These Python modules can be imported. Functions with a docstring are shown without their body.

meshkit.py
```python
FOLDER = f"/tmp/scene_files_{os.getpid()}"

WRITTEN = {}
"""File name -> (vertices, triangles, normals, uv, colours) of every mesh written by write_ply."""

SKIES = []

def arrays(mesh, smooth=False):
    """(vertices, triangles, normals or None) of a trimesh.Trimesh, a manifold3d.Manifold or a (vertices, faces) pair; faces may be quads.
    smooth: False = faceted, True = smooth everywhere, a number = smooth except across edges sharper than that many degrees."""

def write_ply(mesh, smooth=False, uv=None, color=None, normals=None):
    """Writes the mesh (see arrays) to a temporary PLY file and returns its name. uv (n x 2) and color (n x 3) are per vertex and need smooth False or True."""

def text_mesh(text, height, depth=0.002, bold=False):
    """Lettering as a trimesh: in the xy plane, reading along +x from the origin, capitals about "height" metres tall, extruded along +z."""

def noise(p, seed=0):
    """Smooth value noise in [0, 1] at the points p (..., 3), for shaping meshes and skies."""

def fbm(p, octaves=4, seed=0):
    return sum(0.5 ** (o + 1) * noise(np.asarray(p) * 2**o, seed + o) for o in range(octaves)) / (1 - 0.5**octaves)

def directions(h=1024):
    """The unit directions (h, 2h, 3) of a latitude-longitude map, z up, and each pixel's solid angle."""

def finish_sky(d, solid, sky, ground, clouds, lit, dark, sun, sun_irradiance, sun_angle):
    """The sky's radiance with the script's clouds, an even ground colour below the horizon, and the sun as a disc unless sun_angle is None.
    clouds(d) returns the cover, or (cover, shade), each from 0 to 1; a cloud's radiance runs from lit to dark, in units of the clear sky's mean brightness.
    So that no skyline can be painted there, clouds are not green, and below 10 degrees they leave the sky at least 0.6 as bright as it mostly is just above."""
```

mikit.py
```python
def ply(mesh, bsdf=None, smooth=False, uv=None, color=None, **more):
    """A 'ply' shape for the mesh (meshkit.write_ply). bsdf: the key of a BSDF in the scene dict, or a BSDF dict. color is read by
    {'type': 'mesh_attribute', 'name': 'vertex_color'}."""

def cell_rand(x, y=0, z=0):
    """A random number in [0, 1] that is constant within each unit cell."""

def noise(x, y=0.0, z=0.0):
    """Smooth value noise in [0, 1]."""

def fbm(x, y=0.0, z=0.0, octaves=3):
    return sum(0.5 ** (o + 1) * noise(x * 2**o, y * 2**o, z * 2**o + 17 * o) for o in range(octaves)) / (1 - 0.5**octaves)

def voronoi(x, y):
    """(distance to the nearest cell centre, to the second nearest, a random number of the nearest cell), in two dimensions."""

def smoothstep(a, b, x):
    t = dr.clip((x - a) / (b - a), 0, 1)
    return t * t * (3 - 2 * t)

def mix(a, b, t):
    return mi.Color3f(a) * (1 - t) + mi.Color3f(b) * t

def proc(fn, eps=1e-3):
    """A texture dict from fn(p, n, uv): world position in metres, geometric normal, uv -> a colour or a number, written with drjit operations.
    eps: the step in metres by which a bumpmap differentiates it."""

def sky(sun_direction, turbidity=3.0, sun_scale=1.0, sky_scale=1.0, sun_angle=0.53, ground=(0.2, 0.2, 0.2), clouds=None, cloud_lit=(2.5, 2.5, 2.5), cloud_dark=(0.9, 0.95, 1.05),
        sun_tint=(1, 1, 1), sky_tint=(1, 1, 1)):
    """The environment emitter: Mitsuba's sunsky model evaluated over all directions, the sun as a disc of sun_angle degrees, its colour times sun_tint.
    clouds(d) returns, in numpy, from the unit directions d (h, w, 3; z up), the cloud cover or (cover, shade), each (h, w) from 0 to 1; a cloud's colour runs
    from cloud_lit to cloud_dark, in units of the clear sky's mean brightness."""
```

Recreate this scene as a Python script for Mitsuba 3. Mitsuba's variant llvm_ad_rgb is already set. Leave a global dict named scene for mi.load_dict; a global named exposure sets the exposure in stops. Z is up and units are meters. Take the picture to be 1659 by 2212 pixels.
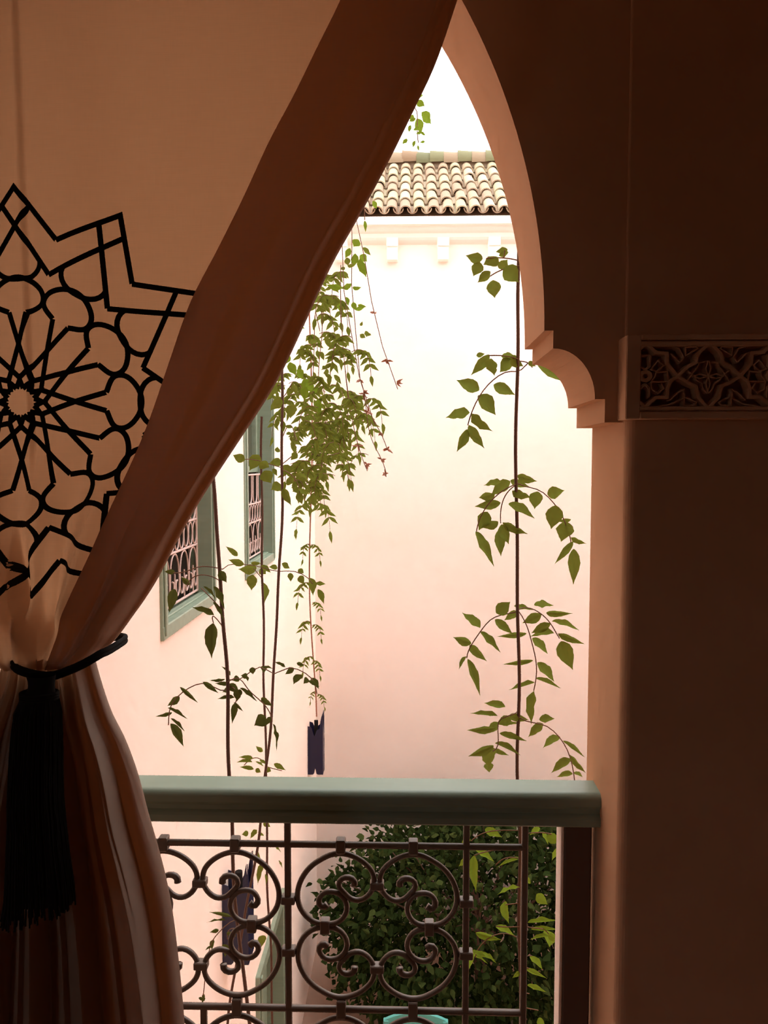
# A curtained Moroccan arch looking over a balcony rail into a pink riad courtyard.
import math, random
import numpy as np, trimesh, mitsuba as mi, mikit, drjit as dr
from mikit import proc, noise, fbm, smoothstep, mix
from shapely.geometry import Polygon, LineString, box as sbox
from shapely.ops import unary_union
from scipy.interpolate import PchipInterpolator, splprep, splev

T = mi.ScalarTransform4f
scene, labels = {}, {}

# ------------------------------------------------------------------ camera, sky, exposure
EYE = np.array([0.0, 0.0, 1.55])
YAW, PITCH, FOV = math.radians(1.69823), math.radians(3.56794), 52.0193
AIM = EYE + np.array([-math.sin(YAW) * math.cos(PITCH), math.cos(YAW) * math.cos(PITCH), -math.sin(PITCH)])
scene['camera'] = {'type': 'perspective', 'fov': FOV, 'fov_axis': 'x', 'near_clip': 0.02, 'far_clip': 200.0,
                   'to_world': T().look_at(origin=EYE.tolist(), target=AIM.tolist(), up=[0, 0, 1])}
exposure = 3.65

def cloud_cover(d):
    import meshkit
    n = meshkit.fbm(d * 2.2, 4, 3)
    return np.clip(0.86 + 0.3 * (n - 0.4), 0, 1), np.clip((n - 0.35) * 0.8, 0, 1)

scene['sky'] = mikit.sky([0.25, -0.35, 0.9], turbidity=4.0, sun_scale=0.0, sky_scale=1.0, ground=(0.3, 0.25, 0.2),
                         clouds=cloud_cover, cloud_lit=(2.6, 2.55, 2.5), cloud_dark=(2.0, 2.0, 2.05))

# ------------------------------------------------------------------ materials
def mat(key, d):
    scene[key] = {'type': 'twosided', 'bsdf': d} if d['type'] in ('principled', 'diffuse', 'roughplastic', 'bumpmap', 'roughconductor') else d
    return key

def rgb(*c): return {'type': 'rgb', 'value': list(c)}

def plaster(a, b, scale, grain, rough=0.9):
    def col(p, n, uv):
        m = fbm(p.x * scale, p.y * scale, p.z * scale, 4)
        return mix(a, b, smoothstep(0.25, 0.75, m))
    def hgt(p, n, uv):
        return fbm(p.x * 22 + 3, p.y * 22, p.z * 22, 3) * 0.6 + noise(p.x * 160, p.y * 160, p.z * 160) * 0.1
    return {'type': 'bumpmap', 'scale': grain, 'tex': proc(hgt, 2e-3), 'bsdf': {'type': 'principled', 'base_color': proc(col), 'roughness': rough, 'specular': 0.2}}

mat('m_salmon', plaster((0.53, 0.295, 0.165), (0.61, 0.355, 0.21), 3.0, 0.004))
mat('m_pink', plaster((0.87, 0.75, 0.67), (0.90, 0.79, 0.72), 1.2, 0.004))
mat('m_stucco', plaster((0.50, 0.29, 0.17), (0.60, 0.36, 0.22), 9.0, 0.002))
mat('m_room', {'type': 'diffuse', 'reflectance': rgb(0.55, 0.33, 0.20)})
mat('m_floor', {'type': 'principled', 'base_color': rgb(0.45, 0.24, 0.14), 'roughness': 0.5})
mat('m_yard', {'type': 'principled', 'base_color': rgb(0.50, 0.34, 0.26), 'roughness': 0.7})
def teal_col(p, n, uv):
    m = fbm(p.x * 6, p.y * 40, p.z * 40, 3)
    return mix((0.20, 0.27, 0.20), (0.25, 0.33, 0.25), m)
mat('m_teal', {'type': 'principled', 'base_color': proc(teal_col), 'roughness': 0.38, 'specular': 0.5})
mat('m_iron', {'type': 'principled', 'base_color': rgb(0.16, 0.115, 0.09), 'roughness': 0.42, 'specular': 0.6})
mat('m_grille', {'type': 'principled', 'base_color': rgb(0.62, 0.46, 0.42), 'roughness': 0.5})
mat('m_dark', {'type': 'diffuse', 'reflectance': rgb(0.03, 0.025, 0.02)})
mat('m_post', {'type': 'principled', 'base_color': rgb(0.10, 0.06, 0.045), 'roughness': 0.55})
mat('m_navy', {'type': 'principled', 'base_color': rgb(0.006, 0.006, 0.035), 'roughness': 0.4})
mat('m_black', {'type': 'principled', 'base_color': rgb(0.016, 0.014, 0.013), 'roughness': 0.9, 'specular': 0.1})
mat('m_aqua', {'type': 'principled', 'base_color': rgb(0.10, 0.45, 0.42), 'roughness': 0.45})
mat('m_bark', {'type': 'principled', 'base_color': rgb(0.16, 0.09, 0.06), 'roughness': 0.8})
mat('m_stem', {'type': 'principled', 'base_color': rgb(0.09, 0.045, 0.03), 'roughness': 0.6})
mat('m_twig', {'type': 'principled', 'base_color': rgb(0.17, 0.09, 0.05), 'roughness': 0.6})
mat('m_redtwig', {'type': 'principled', 'base_color': rgb(0.33, 0.14, 0.09), 'roughness': 0.6})
mat('m_brass', {'type': 'principled', 'base_color': rgb(0.35, 0.22, 0.1), 'roughness': 0.35, 'metallic': 0.8})
mat('m_glass', {'type': 'thindielectric', 'int_ior': 1.5})
for i, c in enumerate([(0.37, 0.26, 0.165), (0.43, 0.33, 0.22), (0.31, 0.21, 0.135), (0.39, 0.31, 0.19)]):
    mat(f'm_tile{i}', {'type': 'principled', 'base_color': rgb(*c), 'roughness': 0.75})
for i, c in enumerate([(0.19, 0.175, 0.085), (0.30, 0.21, 0.13), (0.15, 0.145, 0.07), (0.26, 0.165, 0.095)]):
    mat(f'm_ridge{i}', {'type': 'principled', 'base_color': rgb(*c), 'roughness': 0.7})
LEAF = ['m_leaf', 'm_leaf', 'm_leaf_lit']  # last is a brighter copy, the light on lit leaves put into its colour
for k, c, d in (('m_leaf', (0.17, 0.21, 0.035), 0.9), ('m_leaf_dark', (0.09, 0.105, 0.025), 0.6), ('m_leaf_lit', (0.19, 0.29, 0.03), 1.1), ('m_shrub', (0.03, 0.05, 0.014), 0.4), ('m_shrub2', (0.06, 0.085, 0.025), 0.4)):
    mat(k, {'type': 'principledthin', 'base_color': rgb(*c), 'roughness': 0.5, 'diff_trans': d})
def cloth_col(p, n, uv):
    w = noise(p.x * 60, p.y * 60, p.z * 900) * 0.6 + noise(p.x * 900, p.y * 60, p.z * 60) * 0.4
    return mix((0.46, 0.235, 0.112), (0.54, 0.28, 0.14), w)
scene['m_cloth'] = {'type': 'blendbsdf', 'weight': 0.45,
    'front': {'type': 'twosided', 'bsdf': {'type': 'principled', 'base_color': rgb(*(0.42, 0.31, 0.24)), 'roughness': 0.45, 'specular': 0.4, 'sheen': 0.3}},
    'through': {'type': 'principledthin', 'base_color': proc(cloth_col), 'roughness': 0.6, 'diff_trans': 2.0, 'eta': 1.3}}

# ------------------------------------------------------------------ helpers
def mesh(v, f): return trimesh.Trimesh(np.asarray(v, float), np.asarray(f, int), process=False)
def cat(ms): return trimesh.util.concatenate(ms)

def key_for(base):
    if base not in scene and base not in labels: return base
    i = 1
    while f'{base}_{i:03d}' in scene or f'{base}_{i:03d}' in labels: i += 1
    return f'{base}_{i:03d}'
_next = {}
def add(base, m, bsdf, smooth=False, **more):
    """One entry of the scene under base, numbered if base is taken."""
    i = _next.get(base, 0); _next[base] = i + 1
    k = base if i == 0 else f'{base}_{i:03d}'
    scene[k] = {**m, **more, 'bsdf': {'type': 'ref', 'id': bsdf}} if isinstance(m, dict) else mikit.ply(m, bsdf, smooth=smooth, **more)
    return k
def tag(k, label=None, category=None, group=None, kind=None):
    labels[k] = {n: v for n, v in (('label', label), ('category', category), ('group', group), ('kind', kind)) if v}
    return k

def box(x0, x1, y0, y1, z0, z1, bevel=0.0):
    if bevel <= 0:
        b = trimesh.creation.box((x1 - x0, y1 - y0, z1 - z0)); b.apply_translation(((x0 + x1) / 2, (y0 + y1) / 2, (z0 + z1) / 2)); return b
    c = bevel
    pts = [(x, y, z) for x in (x0 + c, x1 - c) for y in (y0 + c, y1 - c) for z in (z0, z1)] + \
          [(x, y, z) for x in (x0 + c, x1 - c) for y in (y0, y1) for z in (z0 + c, z1 - c)] + \
          [(x, y, z) for x in (x0, x1) for y in (y0 + c, y1 - c) for z in (z0 + c, z1 - c)]
    return trimesh.convex.convex_hull(np.array(pts))

def tube(pts, r, n=6, closed=False):
    """A round bar along the points; r a number or one per point."""
    p = np.asarray(pts, float); m = len(p); r = np.broadcast_to(np.asarray(r, float), (m,))
    t = np.roll(p, -1, 0) - np.roll(p, 1, 0) if closed else np.gradient(p, axis=0)
    t /= np.maximum(np.linalg.norm(t, axis=1, keepdims=True), 1e-9)
    a = np.cross(t[0], [0, 1, 0.01] if abs(t[0][1]) < 0.9 else [1, 0, 0]); a /= np.linalg.norm(a)
    A = np.empty_like(p)
    for i in range(m):
        a = a - t[i] * (a @ t[i]); a /= max(np.linalg.norm(a), 1e-9); A[i] = a
    B = np.cross(t, A); ang = np.arange(n) * 2 * math.pi / n
    v = (p[:, None] + r[:, None, None] * (A[:, None] * np.cos(ang)[None, :, None] + B[:, None] * np.sin(ang)[None, :, None])).reshape(-1, 3)
    f = []
    for i in range(m if closed else m - 1):
        j = (i + 1) % m
        for k in range(n):
            l = (k + 1) % n
            f += [[i * n + k, i * n + l, j * n + l], [i * n + k, j * n + l, j * n + k]]
    if not closed:
        v = np.vstack([v, p[0], p[-1]])
        for k in range(n):
            l = (k + 1) % n
            f += [[m * n, l, k], [m * n + 1, (m - 1) * n + k, (m - 1) * n + l]]
    return mesh(v, f)

def grid(P):
    """A sheet from an array of points (rows, columns, 3)."""
    P = np.asarray(P); a, b = P.shape[:2]
    i = np.arange(a * b).reshape(a, b)
    q = np.stack([i[:-1, :-1], i[:-1, 1:], i[1:, 1:], i[1:, :-1]], -1).reshape(-1, 4)
    return mesh(P.reshape(-1, 3), np.vstack([q[:, [0, 1, 2]], q[:, [0, 2, 3]]]))

def extrude_y(poly, y0, y1):
    """A shape in (x, z) given thickness from y0 to y1."""
    out = []
    for g in getattr(poly, 'geoms', [poly]):
        if g.is_empty or g.area < 1e-9: continue
        e = trimesh.creation.extrude_polygon(g, y1 - y0, engine='earcut')
        v = np.array(e.vertices); out.append(mesh(np.stack([v[:, 0], y1 - v[:, 2], v[:, 1]], 1), e.faces))
    return cat(out)
def extrude_x(poly, x0, x1):
    """A shape in (y, z) given thickness from x0 to x1."""
    out = []
    for g in getattr(poly, 'geoms', [poly]):
        e = trimesh.creation.extrude_polygon(g, x1 - x0, engine='earcut')
        v = np.array(e.vertices); out.append(mesh(np.stack([x0 + v[:, 2], v[:, 0], v[:, 1]], 1), e.faces))
    return cat(out)
def extrude_z(poly, z0, z1):
    e = trimesh.creation.extrude_polygon(poly, z1 - z0, engine='earcut'); e.apply_translation((0, 0, z0)); return e
def spline(pts, n, closed=False):
    p = np.asarray(pts, float).T
    tck, _ = splprep(p, s=0, k=min(3, p.shape[1] - 1), per=closed)
    return np.array(splev(np.linspace(0, 1, n), tck)).T

# ------------------------------------------------------------------ measures, in metres
# outlines are (x, z); leaves are (x, z of the stalk end, x, z of the tip, width, kind)
CURTAIN_LEFT = [(-0.525,1.284),(-0.5371,1.2901),(-0.5596,1.3009),(-0.5833,1.3265),(-0.6095,1.3691),(-0.6602,1.4901),(-0.7017,1.6687),(-0.7218,1.9012),(-0.7295,2.1273),(-0.719,2.6128)]
CURTAIN_OUTER = [(-0.4052,1.299),(-0.3879,1.3126),(-0.3579,1.3523),(-0.3286,1.3948),(-0.3006,1.4441),(-0.2729,1.4907),(-0.246,1.5323),(-0.2182,1.5735),(-0.1642,1.6552),(-0.1273,1.7302),(-0.0931,1.8043),(-0.0593,1.8652),(-0.0265,1.925),(0.0049,1.9858),(0.0332,2.0434),(0.0583,2.1141),(0.1372,2.3533),(0.2107,2.5841)]
CURTAIN_INNER = [(-0.4557,1.2845),(-0.4459,1.3091),(-0.4283,1.3549),(-0.4102,1.4004),(-0.3954,1.4366),(-0.3813,1.4726),(-0.3246,1.6089),(-0.2985,1.679),(-0.272,1.7483),(-0.237,1.814),(-0.2029,1.879),(-0.1716,1.9417),(-0.1382,2.0016),(-0.1092,2.062),(-0.0833,2.1165),(0.0096,2.3563),(0.0856,2.588)]
CREASE = [(-0.5032,1.5023),(-0.5056,1.4423),(-0.5064,1.4175),(-0.4981,1.3655),(-0.4783,1.3321),(-0.4718,1.2997),(-0.4699,1.2814)]
DRAPE_RIGHT = [(-0.4056,1.2849),(-0.3971,1.2543),(-0.3868,1.2237),(-0.3692,1.1868),(-0.3541,1.1435),(-0.3404,1.0875),(-0.3289,1.0438),(-0.3186,0.9998),(-0.3107,0.9524),(-0.3038,0.8855),(-0.3002,0.8406),(-0.2977,0.8007),(-0.2925,0.6125)]
DRAPE_LEFT = [(-0.525,1.284),(-0.5298,1.2686),(-0.5463,1.2345),(-0.5726,1.1846),(-0.6081,1.0586),(-0.6428,0.7931),(-0.6627,0.6022)]
MANDALA_CENTRE = (-0.4971,1.6281)
CORD = [(-0.4935,1.3),(-0.4717,1.2955),(-0.4372,1.2912),(-0.4082,1.2995),(-0.3809,1.3135)]
TASSEL_LEFT = [(-0.4565,1.2978),(-0.4534,1.2798),(-0.4637,1.2692),(-0.4672,1.243),(-0.4671,1.2223),(-0.4655,1.1711),(-0.461,1.1211),(-0.4601,1.0711),(-0.466,1.0368)]
TASSEL_RIGHT = [(-0.4189,1.2981),(-0.4209,1.2801),(-0.4168,1.2696),(-0.4132,1.2436),(-0.4105,1.2229),(-0.405,1.1719),(-0.3962,1.122),(-0.3872,1.0723),(-0.3836,1.0421)]
UPRIGHTS = [-0.1991,0.0993,0.196]
BAR_TOP = 0.9133
BAR_LOW = 0.6272
PANEL_CENTRE = (-0.0495,0.7732)
SCROLL = [(-0.0379,0.0712),(-0.0409,0.081),(-0.0521,0.084),(-0.0626,0.078),(-0.0641,0.0697),(-0.0566,0.0592),(-0.0446,0.048),(-0.0311,0.045),(-0.0169,0.0517),(-0.0071,0.066),(-0.0049,0.081),(-0.0086,0.0952),(-0.0191,0.108),(-0.0379,0.12),(-0.0611,0.1252),(-0.0784,0.1222),(-0.0919,0.1155),(-0.1084,0.1042),(-0.1204,0.0907),(-0.1286,0.0757),(-0.1331,0.0592),(-0.1331,0.0442),(-0.1294,0.0307),(-0.1219,0.0187),(-0.1121,0.0097),(-0.1009,0.0045),(-0.0874,0.003),(-0.0739,0.0037),(-0.0611,0.0097),(-0.0529,0.021),(-0.0506,0.0337),(-0.0566,0.0487),(-0.0656,0.0562),(-0.0769,0.0592),(-0.0881,0.057),(-0.0956,0.0495),(-0.0979,0.0405),(-0.0941,0.0337),(-0.0881,0.033),(-0.0836,0.0367)]
FRIEZE_WIDE = [[(0.4168,1.7152),(0.4034,1.7022),(0.4001,1.6961),(0.4003,1.6892),(0.3894,1.6837),(0.3747,1.67)],[(0.4191,1.6244),(0.4035,1.641),(0.4004,1.6562),(0.39,1.6604),(0.3747,1.67)],[(0.3747,1.67),(0.3605,1.6866),(0.3595,1.7017),(0.3451,1.7025),(0.3297,1.7156)],[(0.3747,1.67),(0.3652,1.6632),(0.3613,1.6535),(0.3609,1.6411),(0.3464,1.6412),(0.3315,1.6287)],[(0.3297,1.7156),(0.3162,1.7019)],[(0.3315,1.6287),(0.3172,1.6177)],[(0.3315,1.6287),(0.3427,1.6204)],[(0.3297,1.7156),(0.3159,1.719)],[(0.3297,1.7156),(0.3434,1.7189)]]
FRIEZE_THIN = [[(0.4133,1.6905),(0.4051,1.6892),(0.4025,1.6823),(0.3952,1.6734),(0.3882,1.6783)],[(0.3952,1.6734),(0.4023,1.6644),(0.4092,1.6603),(0.4108,1.6534),(0.4164,1.6465)],[(0.3886,1.6631),(0.3952,1.6734)],[(0.4173,1.6919),(0.4142,1.6809),(0.4179,1.6702),(0.4147,1.6603),(0.4185,1.6465)],[(0.3966,1.6702),(0.4062,1.6734),(0.4179,1.6702),(0.4063,1.6672),(0.3966,1.6702)],[(0.3232,1.6991),(0.3235,1.684),(0.3291,1.6798),(0.3365,1.6839),(0.3362,1.6991),(0.3232,1.6991)],[(0.3387,1.6798),(0.3481,1.6921),(0.3565,1.6852),(0.347,1.677),(0.3387,1.6798)],[(0.3457,1.6756),(0.3614,1.677),(0.3631,1.6632),(0.3391,1.6626),(0.3444,1.6701),(0.3457,1.6756)],[(0.3391,1.6619),(0.3406,1.6522),(0.349,1.6467),(0.3571,1.6536),(0.3529,1.6605)],[(0.3243,1.6398),(0.3234,1.655),(0.3295,1.6598),(0.3365,1.6522),(0.3367,1.6412)],[(0.3657,1.7017),(0.3783,1.6893),(0.3837,1.6961),(0.3765,1.7085),(0.3572,1.7141)],[(0.3854,1.7098),(0.3997,1.7111),(0.4026,1.7084),(0.3863,1.6989),(0.3854,1.7098)],[(0.3658,1.637),(0.3752,1.6466),(0.3847,1.6521),(0.3836,1.6397),(0.3673,1.6314),(0.348,1.6287)],[(0.3855,1.6466),(0.3852,1.63),(0.399,1.63),(0.403,1.6341),(0.3877,1.6411)]]
FRIEZE_X = [0.3305,0.4177]
ROSETTE = (0.3306,1.6705)
STEM_A = [(0.228,2.179),(0.228,1.967),(0.227,1.798),(0.225,1.694),(0.227,1.55),(0.228,1.453),(0.232,1.288),(0.237,1.06),(0.237,0.879),(0.241,0.757),(0.244,0.551),(0.249,0.29),(0.258,-0.194)]
STEM_B = [(-0.484,1.948),(-0.461,1.656),(-0.445,1.486),(-0.442,1.401),(-0.432,1.288),(-0.427,1.173),(-0.421,1.054),(-0.419,0.921),(-0.418,0.819),(-0.413,0.7),(-0.411,0.599),(-0.404,0.448),(-0.38,0.265),(-0.371,0.102),(-0.359,-0.372)]
STEM_C = [(-0.426,1.685),(-0.428,1.346),(-0.427,1.138),(-0.426,0.86),(-0.422,0.624),(-0.423,0.434),(-0.421,0.271),(-0.417,0.144),(-0.415,-0.298)]
STEM_D = [(-0.363,2.2),(-0.357,1.813),(-0.359,1.55),(-0.362,1.364),(-0.369,1.237),(-0.384,1.026),(-0.397,0.798),(-0.415,0.644),(-0.436,0.458),(-0.487,0.173),(-0.54,-0.188)]
WHORLS = [(-0.108,2.04),(-0.068,1.884),(-0.035,1.813),(-0.153,1.822),(-0.144,1.779),(-0.129,1.717),(-0.089,1.65),(-0.085,1.562),(-0.073,1.515),(-0.135,1.546),(-0.162,1.608),(-0.066,1.596)]
STEM_E = [(-0.462,3.827),(-0.461,3.095),(-0.456,2.589),(-0.438,1.97),(-0.437,1.55),(-0.447,1.252),(-0.451,0.93),(-0.437,0.654),(-0.425,0.472),(-0.422,0.367)]
FRONDS_E = [(-0.449,1.171,-1,0.072),(-0.449,1.171,1,0.072),(-0.451,0.99,-1,0.089),(-0.436,0.908,1,0.064),(-0.447,0.811,-1,0.08),(-0.443,0.795,1,0.064),(-0.433,0.652,-1,0.072),(-0.433,0.639,1,0.064),(-0.423,0.472,-1,0.047),(-0.421,0.461,1,0.055),(-0.442,1.355,-1,0.11),(-0.438,1.355,1,0.131)]
FRONDS_F = [(-0.378,3.181,2.223,1,0.115),(-0.281,2.54,2.106,-1,0.105),(-0.3,2.782,2.12,1,0.111),(-0.41,3.175,2.098,-1,0.135),(-0.34,2.964,2.211,-1,0.11),(-0.314,2.795,2.067,1,0.095),(-0.241,2.579,2.086,-1,0.095),(-0.261,2.614,2.084,1,0.112),(-0.208,2.781,2.205,-1,0.105),(-0.24,2.768,2.126,-1,0.086),(-0.287,3.17,2.288,-1,0.1),(-0.256,3.132,1.827,1,0.108),(-0.361,2.701,1.78,-1,0.118),(-0.254,2.716,1.78,-1,0.081),(-0.288,2.714,1.686,1,0.115),(-0.408,3.03,1.69,1,0.11),(-0.201,2.457,1.745,1,0.084),(-0.288,2.916,1.831,1,0.091),(-0.437,2.907,1.841,1,0.105),(-0.333,2.458,1.676,1,0.077),(-0.419,2.934,1.879,1,0.099),(-0.372,2.871,1.68,-1,0.073),(-0.305,2.658,1.678,1,0.09),(-0.304,2.546,1.676,1,0.075),(-0.323,3.126,1.829,-1,0.126),(-0.242,2.629,1.693,1,0.089),(-0.281,2.84,1.64,1,0.087),(-0.36,2.82,1.61,1,0.103),(-0.154,3.118,1.581,-1,0.127),(-0.183,3.017,1.735,1,0.075),(-0.279,3.152,1.681,1,0.137),(-0.448,3.065,1.748,-1,0.134),(-0.189,2.713,1.648,-1,0.085),(-0.3,2.704,1.725,1,0.107),(-0.231,2.955,1.772,1,0.109),(-0.269,3.109,1.733,-1,0.1),(-0.275,2.625,1.742,1,0.103),(-0.26,3.176,1.611,-1,0.118),(-0.207,2.416,1.606,-1,0.107),(-0.232,2.416,1.573,1,0.105),(-0.26,2.639,1.678,-1,0.069),(-0.299,2.997,1.619,-1,0.078),(-0.297,3.117,1.631,1,0.111),(-0.314,2.937,1.633,-1,0.118),(-0.316,2.579,1.552,-1,0.087),(-0.375,2.987,1.576,1,0.129),(-0.245,2.634,1.728,-1,0.074),(-0.413,3.044,1.61,1,0.09),(-0.244,2.697,1.656,-1,0.092),(-0.326,3.195,1.604,1,0.122),(-0.386,3.152,1.743,1,0.09),(-0.378,2.9,1.722,1,0.08),(-0.448,3.07,1.781,1,0.131),(-0.286,2.529,1.726,-1,0.102),(-0.379,3.196,1.738,1,0.118),(-0.397,3.118,1.671,-1,0.076),(-0.378,2.948,1.683,1,0.07),(-0.141,2.667,1.761,1,0.105),(-0.132,2.721,1.716,-1,0.072),(-0.212,3.165,1.783,-1,0.122),(-0.193,3.071,1.721,1,0.12),(-0.201,3.071,1.728,-1,0.115),(-0.134,2.661,1.769,-1,0.112),(-0.289,3.14,1.499,-1,0.125),(-0.266,3.007,1.609,-1,0.098),(-0.235,2.593,1.541,1,0.065),(-0.246,2.818,1.571,-1,0.123),(-0.246,2.459,1.511,-1,0.08),(-0.328,3.022,1.431,-1,0.071),(-0.359,2.807,1.477,1,0.115),(-0.279,2.629,1.538,-1,0.101),(-0.374,2.992,1.453,1,0.079),(-0.284,2.801,1.507,-1,0.105),(-0.409,3.135,1.556,-1,0.074),(-0.378,2.606,1.489,1,0.085),(-0.394,2.814,1.536,-1,0.071),(-0.455,3.056,1.545,1,0.114),(-0.327,2.748,1.522,-1,0.093),(-0.377,2.957,1.829,-1,0.114),(-0.413,3.114,1.856,1,0.075),(-0.48,3.115,1.853,-1,0.091),(-0.459,3.152,1.9,-1,0.095),(-0.311,2.53,1.821,1,0.072),(-0.182,2.582,1.91,1,0.109),(-0.245,2.88,1.953,1,0.071),(-0.175,2.435,1.893,-1,0.103),(-0.167,2.41,1.929,-1,0.099),(-0.36,2.623,1.915,1,0.093),(-0.36,2.817,1.998,1,0.068),(-0.299,2.687,1.986,1,0.114),(-0.273,2.867,1.959,1,0.106),(-0.329,2.709,1.95,-1,0.083)]
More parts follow.
